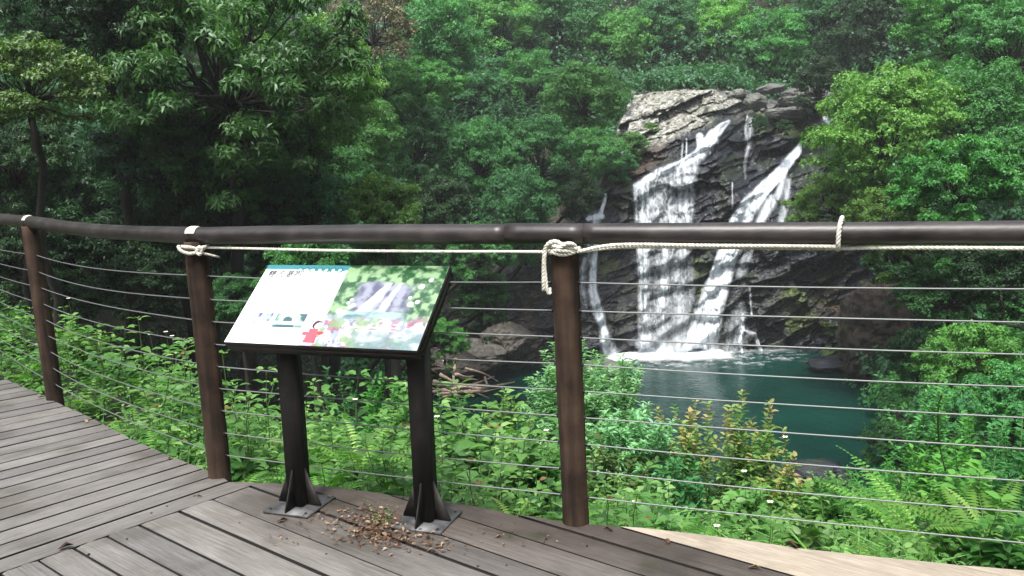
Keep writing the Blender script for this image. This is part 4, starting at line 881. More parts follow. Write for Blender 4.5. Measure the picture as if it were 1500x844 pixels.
def plank(mb, S_, E_, uvs, damp, th=.038):
    """S_, E_ (m,2): start and end points of m lines across the board"""
    m = len(S_); n = 14; uo, vo = gp.random() * 50, gp.random() * 50; tone = gp.random(); V = []; UVs = []; A = []; Dm = []
    zo = gp.normal() * .0012; cup = .0012
    for k in range(m):
        L = np.linalg.norm(E_[k] - S_[k])
        for i in range(n):
            q = i / (n - 1); p = S_[k] + (E_[k] - S_[k]) * q; v = k / (m - 1)
            V.append([p[0], p[1], zo - cup * abs(v - .5) * 2 - (.002 if k in (0, m - 1) else 0)]); UVs.append([uo + q * L, vo + v * .15]); Dm.append(damp(p))
    V = np.array(V); nb = len(V); Vb = V.copy(); Vb[:, 2] -= th
    i, j = np.meshgrid(np.arange(n - 1), np.arange(m - 1)); a = (j * n + i).ravel(); F_ = [np.stack([a, a + 1, a + n + 1, a + n], -1)]
    ring = list(range(n)) + [k * n + n - 1 for k in range(1, m)] + [(m - 1) * n + i for i in range(n - 2, -1, -1)] + [k * n for k in range(m - 2, 0, -1)]
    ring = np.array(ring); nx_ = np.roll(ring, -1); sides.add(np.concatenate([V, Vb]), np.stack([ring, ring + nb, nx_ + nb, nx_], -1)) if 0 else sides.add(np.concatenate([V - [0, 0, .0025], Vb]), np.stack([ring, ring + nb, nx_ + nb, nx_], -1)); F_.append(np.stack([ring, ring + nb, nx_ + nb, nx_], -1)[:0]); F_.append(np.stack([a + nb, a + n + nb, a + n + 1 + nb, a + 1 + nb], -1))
    mb.add(np.concatenate([V, Vb]), np.concatenate(F_), a=tone); uvs.append(np.array(UVs + UVs)); damps.append(np.array(Dm + Dm))
EDD = resample(np.concatenate([E2, np.zeros((len(E2), 1))], 1), .05)[0][:, :2]
def damp(p):
    d = np.sqrt(((EDD - p) ** 2).sum(1)).min(); w = sstep(-1.6, -.9, p[0]); return float(w * (sstep(.75, .08, d + .35 * (n2(p[0], p[1], 3, 2) - .5))) * .95 + .25 * sstep(.3, .05, d))
mb, uvs, damps = MB(), [], []
# left section: boards fan slightly along the curve
ys_ = [819, 799, 779.5, 762, 745, 730, 716, 703, 690.5, 679, 667, 655.5, 644.5, 634, 624, 614, 604.5, 595.5, 587, 579, 571.5, 564, 557, 550, 543.5]
seams = [(ground(0, y_)[:2], 49.0 - .35 * i) for i, y_ in enumerate(ys_)]
for i in range(len(seams) - 1):
    (a, aa), (b, ab) = seams[i], seams[i + 1]; S_, E_ = [], []
    nA = (b - a) / np.linalg.norm(b - a); gap = .009 + .002 * gp.random()
    for v in np.linspace(0, 1, 5):
        o = gap * 1.7 + v * (np.linalg.norm(b - a) - gap * 1.7); p = a + nA * o; u = dirv_(aa + (ab - aa) * v); s = ray_hit_edge(p, u); S_.append(p - u * (2.6 + .0 * v)); E_.append(p + u * (s + .012 * gp.normal() * 0 + .01))
    if s > 8: continue
    plank(mb, np.array(S_), np.array(E_), uvs, damp)
# border board
A0, A1 = ground(0, 819)[:2], ground(324, 709)[:2]; B0, B1 = ground(19, 832)[:2], ground(362, 713)[:2]
u1 = (A1 - A0) / np.linalg.norm(A1 - A0); u2 = (B1 - B0) / np.linalg.norm(B1 - B0); S_, E_ = [], []
for v in np.linspace(.03, .97, 5):
    p = A0 + (B0 - A0) * v; q = A1 + (B1 - A1) * v; u = (q - p) / np.linalg.norm(q - p); S_.append(p - u * 2.4); E_.append(p + u * (ray_hit_edge(p, u) + .005))
plank(mb, np.array(S_), np.array(E_), uvs, damp)
# right section
uR = dirv_(-38.6); nR = np.array([-uR[1], uR[0]]); 
def s_border(v):
    # s where n.p = v on border line B0 + t*u2
    t = (v - nR @ B0) / (nR @ u2); return float(uR @ (B0 + t * u2))
es = np.array([[uR @ p, nR @ p] for p in E2[10:]])
offs = [-1.2, -1.02, -.85, -.67, -.5, -.32, -.14, .04, .22, .40, .58, .74, .90, 1.045, 1.18, 1.316, 1.45, 1.587, 1.77, 1.93, 2.13, 2.262, 2.44, 2.60, 2.74, 2.955, 3.15, 3.34, 3.5]
new = [MB()]; nuv, ndamp = [], []
for i in range(len(offs) - 1):
    a, b = offs[i], offs[i + 1]; gap = [.010, .012, .018, .009, .014][i % 5]; isn = a >= 2.73; S_, E_ = [], []; j0 = gp.normal() * .006
    if isn: gap = .003
    for v in np.linspace(a, b - gap, 7):
        se = float(np.interp(v, es[:, 1], es[:, 0])) if v > es[0, 1] else -99
        s0 = max(s_border(v) + .008 + j0 + .004 * gp.normal(), se); S_.append(uR * s0 + nR * v); E_.append(uR * 3.2 + nR * v)
    if isn:
        d_ = damps; damps = ndamp; plank(new[0], np.array(S_), np.array(E_), nuv, lambda p: .0); damps = d_
    else: plank(mb, np.array(S_), np.array(E_), uvs, damp)
bw = mb.build('boardwalk', m_plank, uv=np.concatenate(uvs), attrs={'damp': np.concatenate(damps)}); tag(bw, 'weathered grey timber boardwalk turning beside the railing', 'boardwalk', kind='structure')
tag(new[0].build('new_boards', m_newplank, bw, uv=np.concatenate(nuv), attrs={'damp': np.concatenate(ndamp)}), 'pale fresh replacement boards at the outer edge')
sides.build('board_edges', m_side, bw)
# beams under the deck (seen in the gaps and at the edge)
fb = MB()
P = np.concatenate([E2[:], np.zeros((len(E2), 1))], 1); P2, _ = resample(P, .3)
for i in range(len(P2) - 1):
    p, q = P2[i], P2[i + 1]; c = (p + q) / 2; u = norm(q - p); n_ = np.array([u[1], -u[0], 0]); c = c + n_ * .10; fb.box(c + [0, 0, -.115], [u, n_, [0, 0, 1]], [np.linalg.norm(q - p) / 2 + .004, .03, .07])
tag(fb.build('edge_beam', m_post, bw))
# screws
sb = MB()
for px, py in [(222, 752), (245, 742), (590, 730), (700, 830), (742, 829), (420, 790), (478, 812), (130, 812), (186, 790), (285, 727), (860, 800), (800, 790)]:
    p = ground(px, py, .0); sb.add(*tube([p + [0, 0, -.004], p + [0, 0, .003]], .005, 8))
tag(sb.build('screws', m_iron, bw), kind='stuff')
# ------------------------------------------------------------------ railing
posts = [(np.array([-5.3, 7.8]), 1.22), (ground(75, 587)[:2], 1.21), (ground(317, 702)[:2], 1.18), (ground(845, 771)[:2], 1.18), (np.array([2.02, 2.60]), 1.168), (np.array([3.6, 1.9]), 1.16)]
posts[1] = (posts[1][0] + [0, .05], posts[1][1]); posts[2] = (posts[2][0] + [0, .05], posts[2][1]); posts[3] = (posts[3][0] + [0, .05], posts[3][1])
lean = [(-.02, 0), (-.03, 0), (-.015, 0), (-.02, 0), (0, 0), (0, 0)]
RAILR = .043
root = empty('railing', (posts[3][0][0], posts[3][0][1], 0), 'rustic railing of brown round posts, dark log handrail and steel cables', 'railing')
WZ = [1.022, .905, .795, .682, .570, .457, .343, .228, .112]
def post_at(k, z): p, h = posts[k]; return np.array([p[0] + lean[k][0] * z / 1.14, p[1] + lean[k][1] * z / 1.14, z])
for k, (p, h) in enumerate(posts):
    n_ = 26; zz = np.linspace(-.42, h + .012, n_); P = np.array([post_at(k, z_) for z_ in zz]); g = np.random.default_rng(40 + k)
    rr = .055 + .0025 * (fbm(np.stack([zz * 5, zz * 0, zz * 0 + k], -1), 3, 3) - .5) * 2; V, Fq, Fc = tube(P, rr, 24)
    c = np.repeat(P, 24, 0); ang = np.tile(np.arange(24), n_) * 2 * math.pi / 24; nz_ = fbm(np.stack([np.cos(ang) * 3, np.sin(ang) * 3, np.repeat(zz, 24) * 2.5 + k * 7], -1), 4, 8) - .5
    V[:n_ * 24] = c + (V[:n_ * 24] - c) * (1 + .10 * nz_)[:, None]
    # a drying crack down the log
    va = V[:n_ * 24] - c; ca = np.arctan2(va[:, 1], va[:, 0]); tgt = -1.75 + .10 * np.sin(np.repeat(zz, 24) * 3 + k); dq = np.abs((ca - tgt + math.pi) % (2 * math.pi) - math.pi)
    V[:n_ * 24] = c + (V[:n_ * 24] - c) * (1 - .13 * np.exp(-(dq / .12) ** 2))[:, None]
    po = obj('post', V, [Fq, Fc], m_post, root, smooth=True)
    if 0 < k < 4:
        for z_ in WZ:
            c_ = post_at(k, z_)
            for kk in (k - 1, k + 1):
                u = norm(post_at(kk, z_) - c_); p0 = c_ + u * .048; obj('cable_ferrule', *(lambda t: (t[0], [t[1], t[2]]))(tube([p0, p0 + u * .014], .008, 8)), m_iron, po)
for k in range(len(posts) - 1):
    for q, z_ in enumerate(WZ):
        a, b = post_at(k, z_), post_at(k + 1, z_); u = norm(b - a); a = a + u * .05; b = b - u * .05; t = np.linspace(0, 1, 15)[:, None]
        sag = (.034 + .006 * math.sin(q * 2.1)) if k == 1 else (.02 if k == 0 else .007 + .004 * math.sin(q * 1.7 + k)); P = a + (b - a) * t - np.array([0, 0, 1]) * sag * 4 * t * (1 - t) * (1.3 - .6 * t if k == 1 else 1)
        V, Fq = tube(P, 0.0031, 6, cap=False); obj('cable', V, [Fq], m_cable, root, smooth=True)
# handrail: round timber pieces following the posts
zr = 1.14 + RAILR - .004
def rail_piece(pts, r, seed):
    P = smooth_path(pts, 10); P, t = resample(P, .045); n_ = len(P); g = np.random.default_rng(seed); rr = r * (1 + .05 * (fbm(np.stack([t * 1.7, t * 0, t * 0 + seed], -1), 3, 2) - .5) * 2)
    V, Fq, Fc = tube(P, rr, 20); c = np.repeat(P, 20, 0); nz_ = fbm(V[:n_ * 20] * 6 + seed, 4, 6) - .5; V[:n_ * 20] = c + (V[:n_ * 20] - c) * (1 + .11 * nz_)[:, None]; return obj('handrail', V, [Fq, Fc], m_rail, root, smooth=True)
def rp(k, dz=0): q = post_at(k, 1.14); q[2] = posts[k][1] + RAILR - .004 + dz; return q
def railpt(px, py, k, t): # point above the line between posts k, k+1
    q = rp(k) * (1 - t) + rp(k + 1) * t; return q
p23 = rp(2); p33 = rp(3)
rail_piece([rp(0) + [-1.2, 1.4, .02], rp(0), rp(1)], RAILR * .98, 1)
mid12 = rp(1) * .5 + rp(2) * .5 + [-.0, -.06, -.012]
rail_piece([rp(1) + [.004, 0, 0], mid12, rp(2)], RAILR * .97, 2)
rail_piece([rp(2), rp(2) * .62 + rp(3) * .38 + [0, 0, .003], rp(3) * .87 + rp(2) * .13], RAILR, 3)
rail_piece([rp(3) * .87 + rp(2) * .13 + [.0015, 0, 0.002], rp(3), rp(3) * .955 + rp(4) * .045], RAILR * 1.01, 4)
rail_piece([rp(3) * .955 + rp(4) * .045 + [.0015, 0, 0], rp(3) * .5 + rp(4) * .5, rp(4), rp(5)], RAILR * .97, 5)
# pale worn joints where rail pieces meet over the first two posts
for k, w_ in ((1, .035), (2, .03)):
    g = np.random.default_rng(k); c = rp(k); u = norm(rp(k + 1) - c); sd = np.cross(u, [0, 0, 1.0]); V = []; m_, n_ = 9, 9
    for i in range(m_):
        for j in range(n_):
            s = (i / (m_ - 1) - .5) * 2; a = (j / (n_ - 1) - .5) * 2; w2_ = w_ * (1 + .5 * (n2(a * 2 + k, s, 1.5, 2) - .5)); ang = a * .8 + .45
            V.append(c + u * s * w2_ + (sd * math.sin(ang) + np.array([0, 0, 1]) * math.cos(ang)) * (RAILR * 1.035 + .004 * (1 - abs(s) ** 3) * (1 - abs(a) ** 3)))
    i, j = np.meshgrid(np.arange(n_ - 1), np.arange(m_ - 1)); a = (j * n_ + i).ravel(); obj('joint_patch', V, np.stack([a, a + 1, a + n_ + 1, a + n_], -1), m_lichen, root, smooth=True)
# ------------------------------------------------------------------ rope
def post_frame(k):
    c = post_at(k, 1.158); v = np.array([0, 0, 1.47]) - c; v[2] = 0; f = norm(v); rgt = np.array([-f[1], f[0], 0]); return c, rgt, f   # rgt: screen right, f: towards viewer
def loc(k, L): c, r_, f = post_frame(k); return [c + r_ * a + f * b + np.array([0, 0, 1]) * z_ for a, b, z_ in L]
rroot = empty('rope', tuple(loc(3, [(0, .06, 0)])[0]), 'white twisted rope knotted at two posts and strung under the handrail', 'rope')
def rope(name, P, r=.0078, pitch=.045): mb = MB(); rope_mesh(mb, smooth_path(P, 8), r, pitch); return mb.build(name, m_rope, rroot, smooth=True)
a = loc(2, [(.045, .052, .005)])[0]; b = loc(3, [(-.075, .055, -.004)])[0]
rope('strand', [a, a * .5 + b * .5 + [0, 0, -.006], b], .0062)
# knot on the third post
rope('knot', loc(3, [(-.085, .05, -.16), (-.082, .055, -.06), (-.075, .06, .005), (-.055, .068, .032), (-.028, .072, .036), (0, .072, .018), (.028, .074, .012), (.05, .068, .006)]), .0095)
rope('knot', loc(3, [(-.058, .03, -.012), (-.045, .064, -.006), (-.015, .074, -.014), (.02, .073, -.012), (.052, .058, .0), (.062, .03, .006)]), .009)
rope('knot', loc(3, [(-.062, .035, .012), (-.04, .07, .02), (-.015, .082, .014), (.008, .088, .028), (.03, .082, .026), (.045, .065, .012), (.03, .07, -.004), (.0, .082, .0), (-.03, .076, .004), (-.052, .05, -.004)]), .009)
rope('knot', loc(3, [(-.06, .0, -.006), (-.045, -.045, -.006), (0, -.064, -.006), (.045, -.045, -.004), (.064, .0, .0), (.056, .04, .002)]), .008)
rope('loose_end', loc(3, [(-.07, .062, .012), (-.078, .062, -.04), (-.076, .06, -.10), (-.070, .06, -.165), (-.06, .058, -.170), (-.062, .05, -.150)]), .0065)
# knot on the second post
rope('knot', loc(2, [(-.062, .02, .0), (-.078, .05, .018), (-.074, .062, .002), (-.05, .066, -.014), (-.02, .07, -.018), (.01, .07, -.010), (.034, .07, .004), (.05, .058, .014)]), .0085)
rope('knot', loc(2, [(-.065, .045, .016), (-.03, .068, .012), (0, .072, .004), (.018, .084, .012), (.022, .082, -.014), (.008, .078, -.024), (.0, .074, -.006), (.02, .078, .006), (.045, .062, .010), (.05, .03, .016)]), .0085)
rope('knot', loc(2, [(.05, .035, .004), (.05, -.03, .0), (0, -.062, .0), (-.05, -.035, .0), (-.064, .02, .0)]), .0075)
rope('loose_end', loc(2, [(.02, .080, -.018), (.045, .075, -.026), (.075, .07, -.036), (.10, .06, -.045)]), .006)
# right run under the rail, and the loop over it
a = loc(3, [(.05, .066, -.006)])[0]; e = rp(4); d34 = norm(rp(4) - rp(3)); fv = np.cross(d34, [0, 0, 1.0]); fv = fv if fv[1] < 0 else -fv
tl = .0
for t in np.linspace(0, 1, 400):
    q = rp(3) * (1 - t) + rp(4) * t; v = q - CAM; r0 = ray(1232, 345)
    if abs(v[0] / v[1] - r0[0] / r0[1]) < .004: tl = t; break
def under(t, df=.02, dz=-.052): return rp(3) * (1 - t) + rp(4) * t + fv * df + np.array([0, 0, dz])
rope('strand', [a, under(.12, .042, -.040), under(.3, .032, -.043), under(tl - .03, .022, -.045), under(tl, .025, -.048)])
rope('strand', [loc(3, [(.055, .04, -.008)])[0], under(.15, .02, -.05), under(.4, .0, -.054), under(tl, -.01, -.056)], .007)
rope('strand', [under(tl, -.005, -.055), under(tl + .08, .012, -.050), under(.8, .014, -.050), under(1.0, .02, -.05), under(1.25, .02, -.05)], .0075)
rope('loop', [under(tl, .0, -.058), under(tl - .002, .045, -.045), under(tl - .002, .056, -.01), under(tl, .05, .03), under(tl + .004, .022, .053), under(tl + .006, -.02, .053), under(tl + .006, -.05, .025), under(tl + .004, -.05, -.03), under(tl, -.01, -.057)], .0085)
# ------------------------------------------------------------------ information sign
BL, BR = ground(318, 500, .79), ground(602, 513, .79); TL_, TR_ = ground(404, 389, 1.08), ground(667, 391, 1.08)
ctr = (BL + BR + TL_ + TR_) / 4; U_ = norm((BR - BL) + (TR_ - TL_)); Vv = (TL_ - BL) + (TR_ - BR); Vv = norm(Vv - U_ * (Vv @ U_)); PW_, PH_ = (np.linalg.norm(BR - BL) + np.linalg.norm(TR_ - TL_)) / 2, (np.linalg.norm(TL_ - BL) + np.linalg.norm(TR_ - BR)) / 2
Nn = np.cross(U_, Vv)
print('panel', PW_, PH_, ctr, Nn)
feet = [ground(435, 743)[:2] + [0, .02], ground(624, 768)[:2] + [0, .02]]
feet = [np.array([-1.0, 3.50]), np.array([-.40, 3.29])]
sroot = empty('information_sign', ((feet[0][0] + feet[1][0]) / 2, (feet[0][1] + feet[1][1]) / 2, 0), 'tilted information board on two dark metal legs standing on the boardwalk', 'sign')
def pp(u, v, w=0): return ctr + U_ * (u - .5) * PW_ + Vv * (v - .5) * PH_ + Nn * w
mb = MB(); bmx = MB()
mb.box(pp(.5, .5, -.014), [U_, Vv, Nn], [PW_ / 2 + .003, PH_ / 2 + .003, .012])
for (u_, v_, hu, hv) in ((.5, .012, PW_ / 2 - .004, .008), (.5, .988, PW_ / 2 - .004, .008), (.008, .5, .008, PH_ / 2 - .022), (.992, .5, .008, PH_ / 2 - .022)): mb.box(pp(u_, v_, -.044), [U_, Vv, Nn], [hu, hv, .018])
tray = mb.build('frame', m_iron, sroot)
# print
nx_, ny_ = 420, 210; uu, vv = np.meshgrid(np.linspace(0, 1, nx_), np.linspace(0, 1, ny_)); asp = PW_ / PH_
def nf(s, o=4, k=0, ax=1): return fbm(np.stack([uu * s * asp, vv * s * ax, uu * 0 + k], -1), o, k)
white = np.array([.93, .94, .96]); C_ = np.ones(uu.shape + (3,)) * white
def lay(mask, col): 
    global C_
    col = np.asarray(col, float); C_ = C_ * (1 - mask[..., None]) + (col if col.ndim == 3 else col[None, None]) * mask[..., None]
mixf = lambda a, b, t: np.array(a)[None, None] * (1 - t[..., None]) + np.array(b)[None, None] * t[..., None]
lay(sstep(.80, 1.0, vv) * (uu < .48) * .35, (.72, .80, .90))
lay(((vv > .955 - .02 * nf(6, 2, 5) - .035 * sstep(.15, .4, uu) * (np.sin(uu * 90) * .3 + .7)) & (uu < .485)).astype(float), (.13, .36, .40))
for k in range(7):
    cx = .20 + k * .038; rad = np.hypot((uu - cx) * asp, vv - .935); lay(((rad < .040) & (rad > .024)).astype(float) * .75, (.12, .26, .25)); lay((rad < .016).astype(float) * .8, (.85, .9, .9))
pic = sstep(.470, .476, uu + .0 * vv) * 1.0; ll_ = nf(16, 5, 11); green = mixf((.10, .26, .13), (.55, .74, .50), sstep(.35, .62, ll_)); 
low = sstep(.40, .28, vv + .10 * (nf(5, 2, 3) - .5)) * sstep(.36, .44, uu + .06 * (nf(6, 2, 9) - .5)); 
lay(pic, green)
rock = sstep(.0, .05, np.minimum(np.minimum(uu - .56, .90 - uu), np.minimum(vv - .40, .80 - .10 * np.abs(uu - .7) - vv)) + .08 * (nf(7, 3, 21) - .5)); lay(rock, mixf((.28, .30, .40), (.60, .62, .72), sstep(.3, .65, nf(14, 4, 22))))
for (a_, b_, w0_, w1_) in (((.73, .78), (.66, .40), .018, .045), ((.79, .78), (.74, .40), .012, .03), ((.70, .70), (.63, .42), .008, .02)):
    t = np.clip((a_[1] - vv) / (a_[1] - b_[1]), 0, 1); cx = a_[0] + (b_[0] - a_[0]) * t; w_ = w0_ + (w1_ - w0_) * t; lay(sstep(1.2, .5, np.abs(uu - cx) / w_ + .8 * (nf(30, 3, 31, .3) - .5)) * (vv < a_[1]) * (vv > b_[1] - .02) * .9, (.88, .9, .97))
lay(sstep(.04, 0, np.hypot((uu - .70) / 1.0, (vv - .345) * .9 * 1.6) - .16 + .02 * (nf(8, 2, 41) - .5)) * (vv < .42) * (vv > .24), mixf((.22, .42, .46), (.62, .78, .80), sstep(.3, .7, nf(10, 3, 42, 2))))
lay(low * .85, mixf((.62, .66, .80), (.96, .95, .98), sstep(.38, .55, nf(24, 3, 51))))
lay(low * sstep(.62, .70, nf(18, 3, 52)), (.45, .40, .50)); lay(low * sstep(.60, .66, nf(14, 3, 53)) * .8, (.62, .30, .42)); lay(low * sstep(.60, .68, nf(12, 3, 54)) * .8, (.45, .60, .35))
lay(sstep(.62, .72, uu) * sstep(.24, .10, vv) * .8, mixf((.35, .50, .50), (.72, .80, .80), sstep(.35, .65, nf(9, 3, 55, 2))))
for k, (a_, b_) in enumerate([(.56, .52), (.575, .47), (.56, .40), (.545, .36), (.59, .49), (.90, .74), (.865, .60), (.91, .55), (.88, .52), (.57, .56), (.935, .82), (.53, .42)]):
    lay(sstep(1.15, .85, np.hypot((uu - a_) * asp, vv - b_) / (.020 + .006 * (k % 3))) * .95, (.93, .95, .90))
for y_, x0_, x1_ in ((.235, .66, .88), (.20, .66, .86), (.275, .74, .88)): lay((np.abs(vv - y_) < .006) * (uu > x0_) * (uu < x1_) * (nf(60, 2, 61, .2) > .42).astype(float), (.92, .94, .98))
# two small photographs
def photo(u0, u1, v0, v1, a, b, k, cc=None):
    m_ = ((uu > u0) & (uu < u1) & (vv > v0) & (vv < v1)).astype(float); lay(m_, mixf(a, b, sstep(.35, .62, nf(12, 4, k))))
    if cc is not None: lay(m_ * sstep(.5, .58, nf(7, 3, k + 1)), cc)
photo(.055, .19, .215, .37, (.78, .84, .88), (.45, .50, .62), 71, (.20, .22, .36)); photo(.21, .375, .20, .37, (.25, .38, .36), (.62, .72, .60), 74, (.12, .20, .22)); lay(((uu > .21) & (uu < .375) & (vv > .23) & (vv < .275)).astype(float) * .6, (.75, .82, .85))
# printed figure: dark hair, red dress
lay((np.hypot((uu - .452) * asp, (vv - .245)) < .048).astype(float), (.12, .08, .08)); lay((np.hypot((uu - .462) * asp, (vv - .232)) < .038).astype(float), (.93, .86, .82))
dress = (np.abs(uu - .448 - .02 * (.15 - vv)) < .022 + .16 * (.20 - vv) * .35) & (vv < .20) & (vv > .03); lay(dress.astype(float), (.78, .18, .22)); lay((np.hypot((uu - .485) * asp / 2, vv - .15) < .022).astype(float), (.78, .18, .22)); lay((np.hypot((uu - .41) * asp / 1.6, vv - .14) < .022).astype(float), (.78, .18, .22))
lay((np.abs(vv - .175) < .004) * (uu > .04) * (uu < .065) * 1.0, (.3, .3, .33)); lay((np.abs(vv - .17) < .004) * (uu > .19) * (uu < .212) * 1.0, (.3, .3, .33))
V = (ctr + U_ * (uu.ravel()[:, None] - .5) * PW_ + Vv * (vv.ravel()[:, None] - .5) * PH_ + Nn * .0012); i, j = np.meshgrid(np.arange(nx_ - 1), np.arange(ny_ - 1)); a = (j * nx_ + i).ravel()
panel = obj('panel', V, np.stack([a, a + 1, a + nx_ + 1, a + nx_], -1), m_print, sroot, col=(np.clip(C_, 0, 1) ** 1.5 * (1 - .45 * pic[..., None] * (vv[..., None] > -1)) * .9).reshape(-1, 3))
tag(panel, 'printed panel, white text side on the left and a waterfall picture on the right')
# lettering
Mx = Matrix([[U_[0], Vv[0], Nn[0], 0], [U_[1], Vv[1], Nn[1], 0], [U_[2], Vv[2], Nn[2], 0], [0, 0, 0, 1]])
def text(body, u, v, size, m, shear=0.0, spacing=1.0):
    cu = bpy.data.curves.new('lettering', 'FONT'); cu.body = body; cu.size = size; cu.extrude = .0004; cu.shear = shear; cu.space_character = spacing; to = bpy.data.objects.new('tmp', cu); COL.objects.link(to)
    bpy.context.view_layer.update(); dg = bpy.context.evaluated_depsgraph_get(); me = bpy.data.meshes.new_from_object(to.evaluated_get(dg)); bpy.data.objects.remove(to)
    w = Mx.copy(); w.translation = Vector(pp(u, v, .0022) - np.array(parent_world(panel))); me.transform(w); me.materials.clear(); me.materials.append(m); o = link('lettering', me, panel); print('text verts', len(me.vertices)); return o
text('雙流瀑布', .024, .838, .046, m_ink, .15, 1.02)
mb = MB(); g = np.random.default_rng(4)
def dashes(v, u0, u1, h, prob, w0=.004, w1=.02):
    u = u0
    while u < u1:
        w_ = w0 + (w1 - w0) * g.random()
        if g.random() < prob: mb.box(pp(u + w_ / 2, v + .002 * g.normal(), .0022), [U_, Vv, Nn], [w_ / 2 * PW_ * .85, h * (.6 + .6 * g.random()), .0004])
        u += w_
for a_, b_ in ((.008, .155), (.175, .34), (.36, .42)): dashes(.795, a_, b_, .0022, .95, .003, .008)
mb2 = mb; mb = MB()
for v in (.745, .705, .665, .625, .585, .545): dashes(v, .012, .455, .0014, .35 if v > .64 else .15, .004, .012)
mb2.build('lettering', m_ink2, panel); mb.build('lettering', mat('faint_ink', (.62, .64, .67), .4)[0], panel)
# legs
un = np.array([U_[0], U_[1]]) / np.hypot(U_[0], U_[1]); u3 = np.array([un[0], un[1], 0]); n3 = np.array([-un[1], un[0], 0])
for k, f in enumerate(feet):
    f3 = np.array([f[0], f[1], 0]); hs = .04; mb = MB()
    tz = [(ctr[2] + ((f3 + n3 * s - ctr) @ n3) * (Vv[2] / (Vv @ n3))) - .034 for s in (-hs, hs)]
    V = np.array([f3 + u3 * a * hs + n3 * b * hs + np.array([0, 0, .0125 if t == 0 else tz[0 if b < 0 else 1]]) for t in (0, 1) for a, b in ((-1, -1), (1, -1), (1, 1), (-1, 1))])
    mb.add(V, [[0, 1, 5, 4], [1, 2, 6, 5], [2, 3, 7, 6], [3, 0, 4, 7], [4, 5, 6, 7], [3, 2, 1, 0]]); lg = mb.build('leg', m_iron, sroot)
    bm = bmesh.new(); bm.from_mesh(lg.data); bmesh.ops.bevel(bm, geom=[e for e in bm.edges if abs(e.verts[0].co.z - e.verts[1].co.z) > .3], offset=.006, segments=3, affect='EDGES'); bm.to_mesh(lg.data); bm.free()
    mp = MB(); mp.box(f3 + [0, 0, .006], [u3, n3, [0, 0, 1]], [.115, .115, .006]); pl = mp.build('base_plate', m_plate, lg)
    for (dx, dy, along) in ((1, 0, u3), (-1, 0, -u3), (0, -1, -n3), (0, 1, n3)):
        o0 = f3 + along * hs; cr_ = np.cross(along, [0, 0, 1.0]) * .003; tri = [o0 + [0, 0, .0125], o0 + along * .072 + [0, 0, .0125], o0 + along * .072 + [0, 0, .02], o0 + [0, 0, .185]]
        V = np.array([p + cr_ for p in tri] + [p - cr_ for p in tri]); mg = MB(); mg.add(V, [[0, 1, 2, 3], [7, 6, 5, 4], [0, 4, 5, 1], [1, 5, 6, 2], [2, 6, 7, 3], [3, 7, 4, 0]]); mg.build('gusset', m_iron, lg)
    for a, b in ((1, 1), (1, -1), (-1, 1), (-1, -1)):
        q = f3 + u3 * a * .092 + n3 * b * .092; t = tube([q + [0, 0, .011], q + [0, 0, .016]], .0065, 6); obj('bolt', t[0], [t[1], t[2]], m_iron, lg)
# ------------------------------------------------------------------ leaf litter and fallen leaves
g = np.random.default_rng(8); mb = MB()
def lit(px, py, sx, sy, n, s=.018):
    for _ in range(n):
        p = ground(px + g.normal() * sx, py + g.normal() * sy, .004 + .012 * g.random() ** 2); a = g.random() * 6.28; l = s * (.5 + g.random())
        V, Fq, k = leaves(p[None], np.array([[math.cos(a), math.sin(a), .2 * g.normal()]]), np.array([[.4 * g.normal(), .4 * g.normal(), 1]]), l, l * (.3 + .4 * g.random()), TL); mb.add(V + [0, 0, .002], Fq, a=float(g.random() ** .8))
lit(555, 775, 26, 11, 330, .020); lit(530, 752, 25, 9, 90, .016); lit(590, 790, 30, 9, 110, .018); lit(640, 800, 22, 6, 35); lit(470, 755, 20, 10, 40, .015); lit(700, 785, 90, 14, 40, .013); lit(430, 775, 40, 14, 25, .013); lit(560, 755, 14, 6, 60, .014)
tag(mb.build('leaf_litter', LM['dry']), 'brown fallen leaf litter and chips gathered between the sign legs', 'leaf litter', kind='stuff')
mb = MB()
for _ in range(120):
    p = ground(560 + g.normal() * 14, 758 + g.normal() * 9, .006); a = g.random() * 6.28
    V, Fq, k = leaves(p[None], np.array([[math.cos(a), math.sin(a), .5]]), np.array([[0, 0, 1.0]]), .012, .007, TL); mb.add(V, Fq, a=float(g.random()))
tag(mb.build('moss', LM['olive']), 'patch of mossy sprouts in the boards between the sign legs', 'moss', kind='stuff')
for px, py, l, a, tone, lab in [(127, 619, .045, 2.2, .95, 'curled pinkish leaf near the deck edge on the left boards'), (54, 583, .05, .4, 1, 'pale leaf at the foot of the first post'), (84, 805, .06, .7, .1, 'dark curled leaf on the border board at lower left'), (247, 673, .03, 1.5, .3, 'small round nut coloured leaf near the second post'),
    (177, 634, .04, .6, .8, 'thin tan leaf on the left deck edge'), (287, 727, .03, 0, .9, 'small pale leaf on the boards by the second post foot'), (979, 796, .035, 1.5, .6, 'small orange brown leaf on the dark board right of the third post'), (898, 777, .04, 2.6, .5, 'brown leaf beside the foot of the third post'),
    (1095, 831, .05, -.3, 1, 'white scrap of leaf near the lower edge of the grey boards'), (1170, 803, .06, 2.3, .1, 'dark forked twig leaf on the pale new boards'), (405, 764, .05, .3, .5, 'curled brown leaf left of the left sign leg'), (725, 787, .03, .2, .9, 'pale leaf flake on the board left of the third post')]:
    p = ground(px, py, .006); V, Fq, k = leaves(p[None], np.array([[math.cos(a), math.sin(a), .25]]), np.array([[.2, .3, 1.0]]), l, l * .5, TL)
    V[[2, 4]] += [0, 0, l * .12]; V = np.concatenate([V, V - [0, 0, .0012]]); Fq = np.concatenate([Fq, Fq[:, ::-1] + 7]); tag(obj('fallen_leaf', V, Fq, LM['dry'], attrs={'v': np.full(14, tone)}), lab, 'leaf', 'single fallen leaves on the boardwalk')
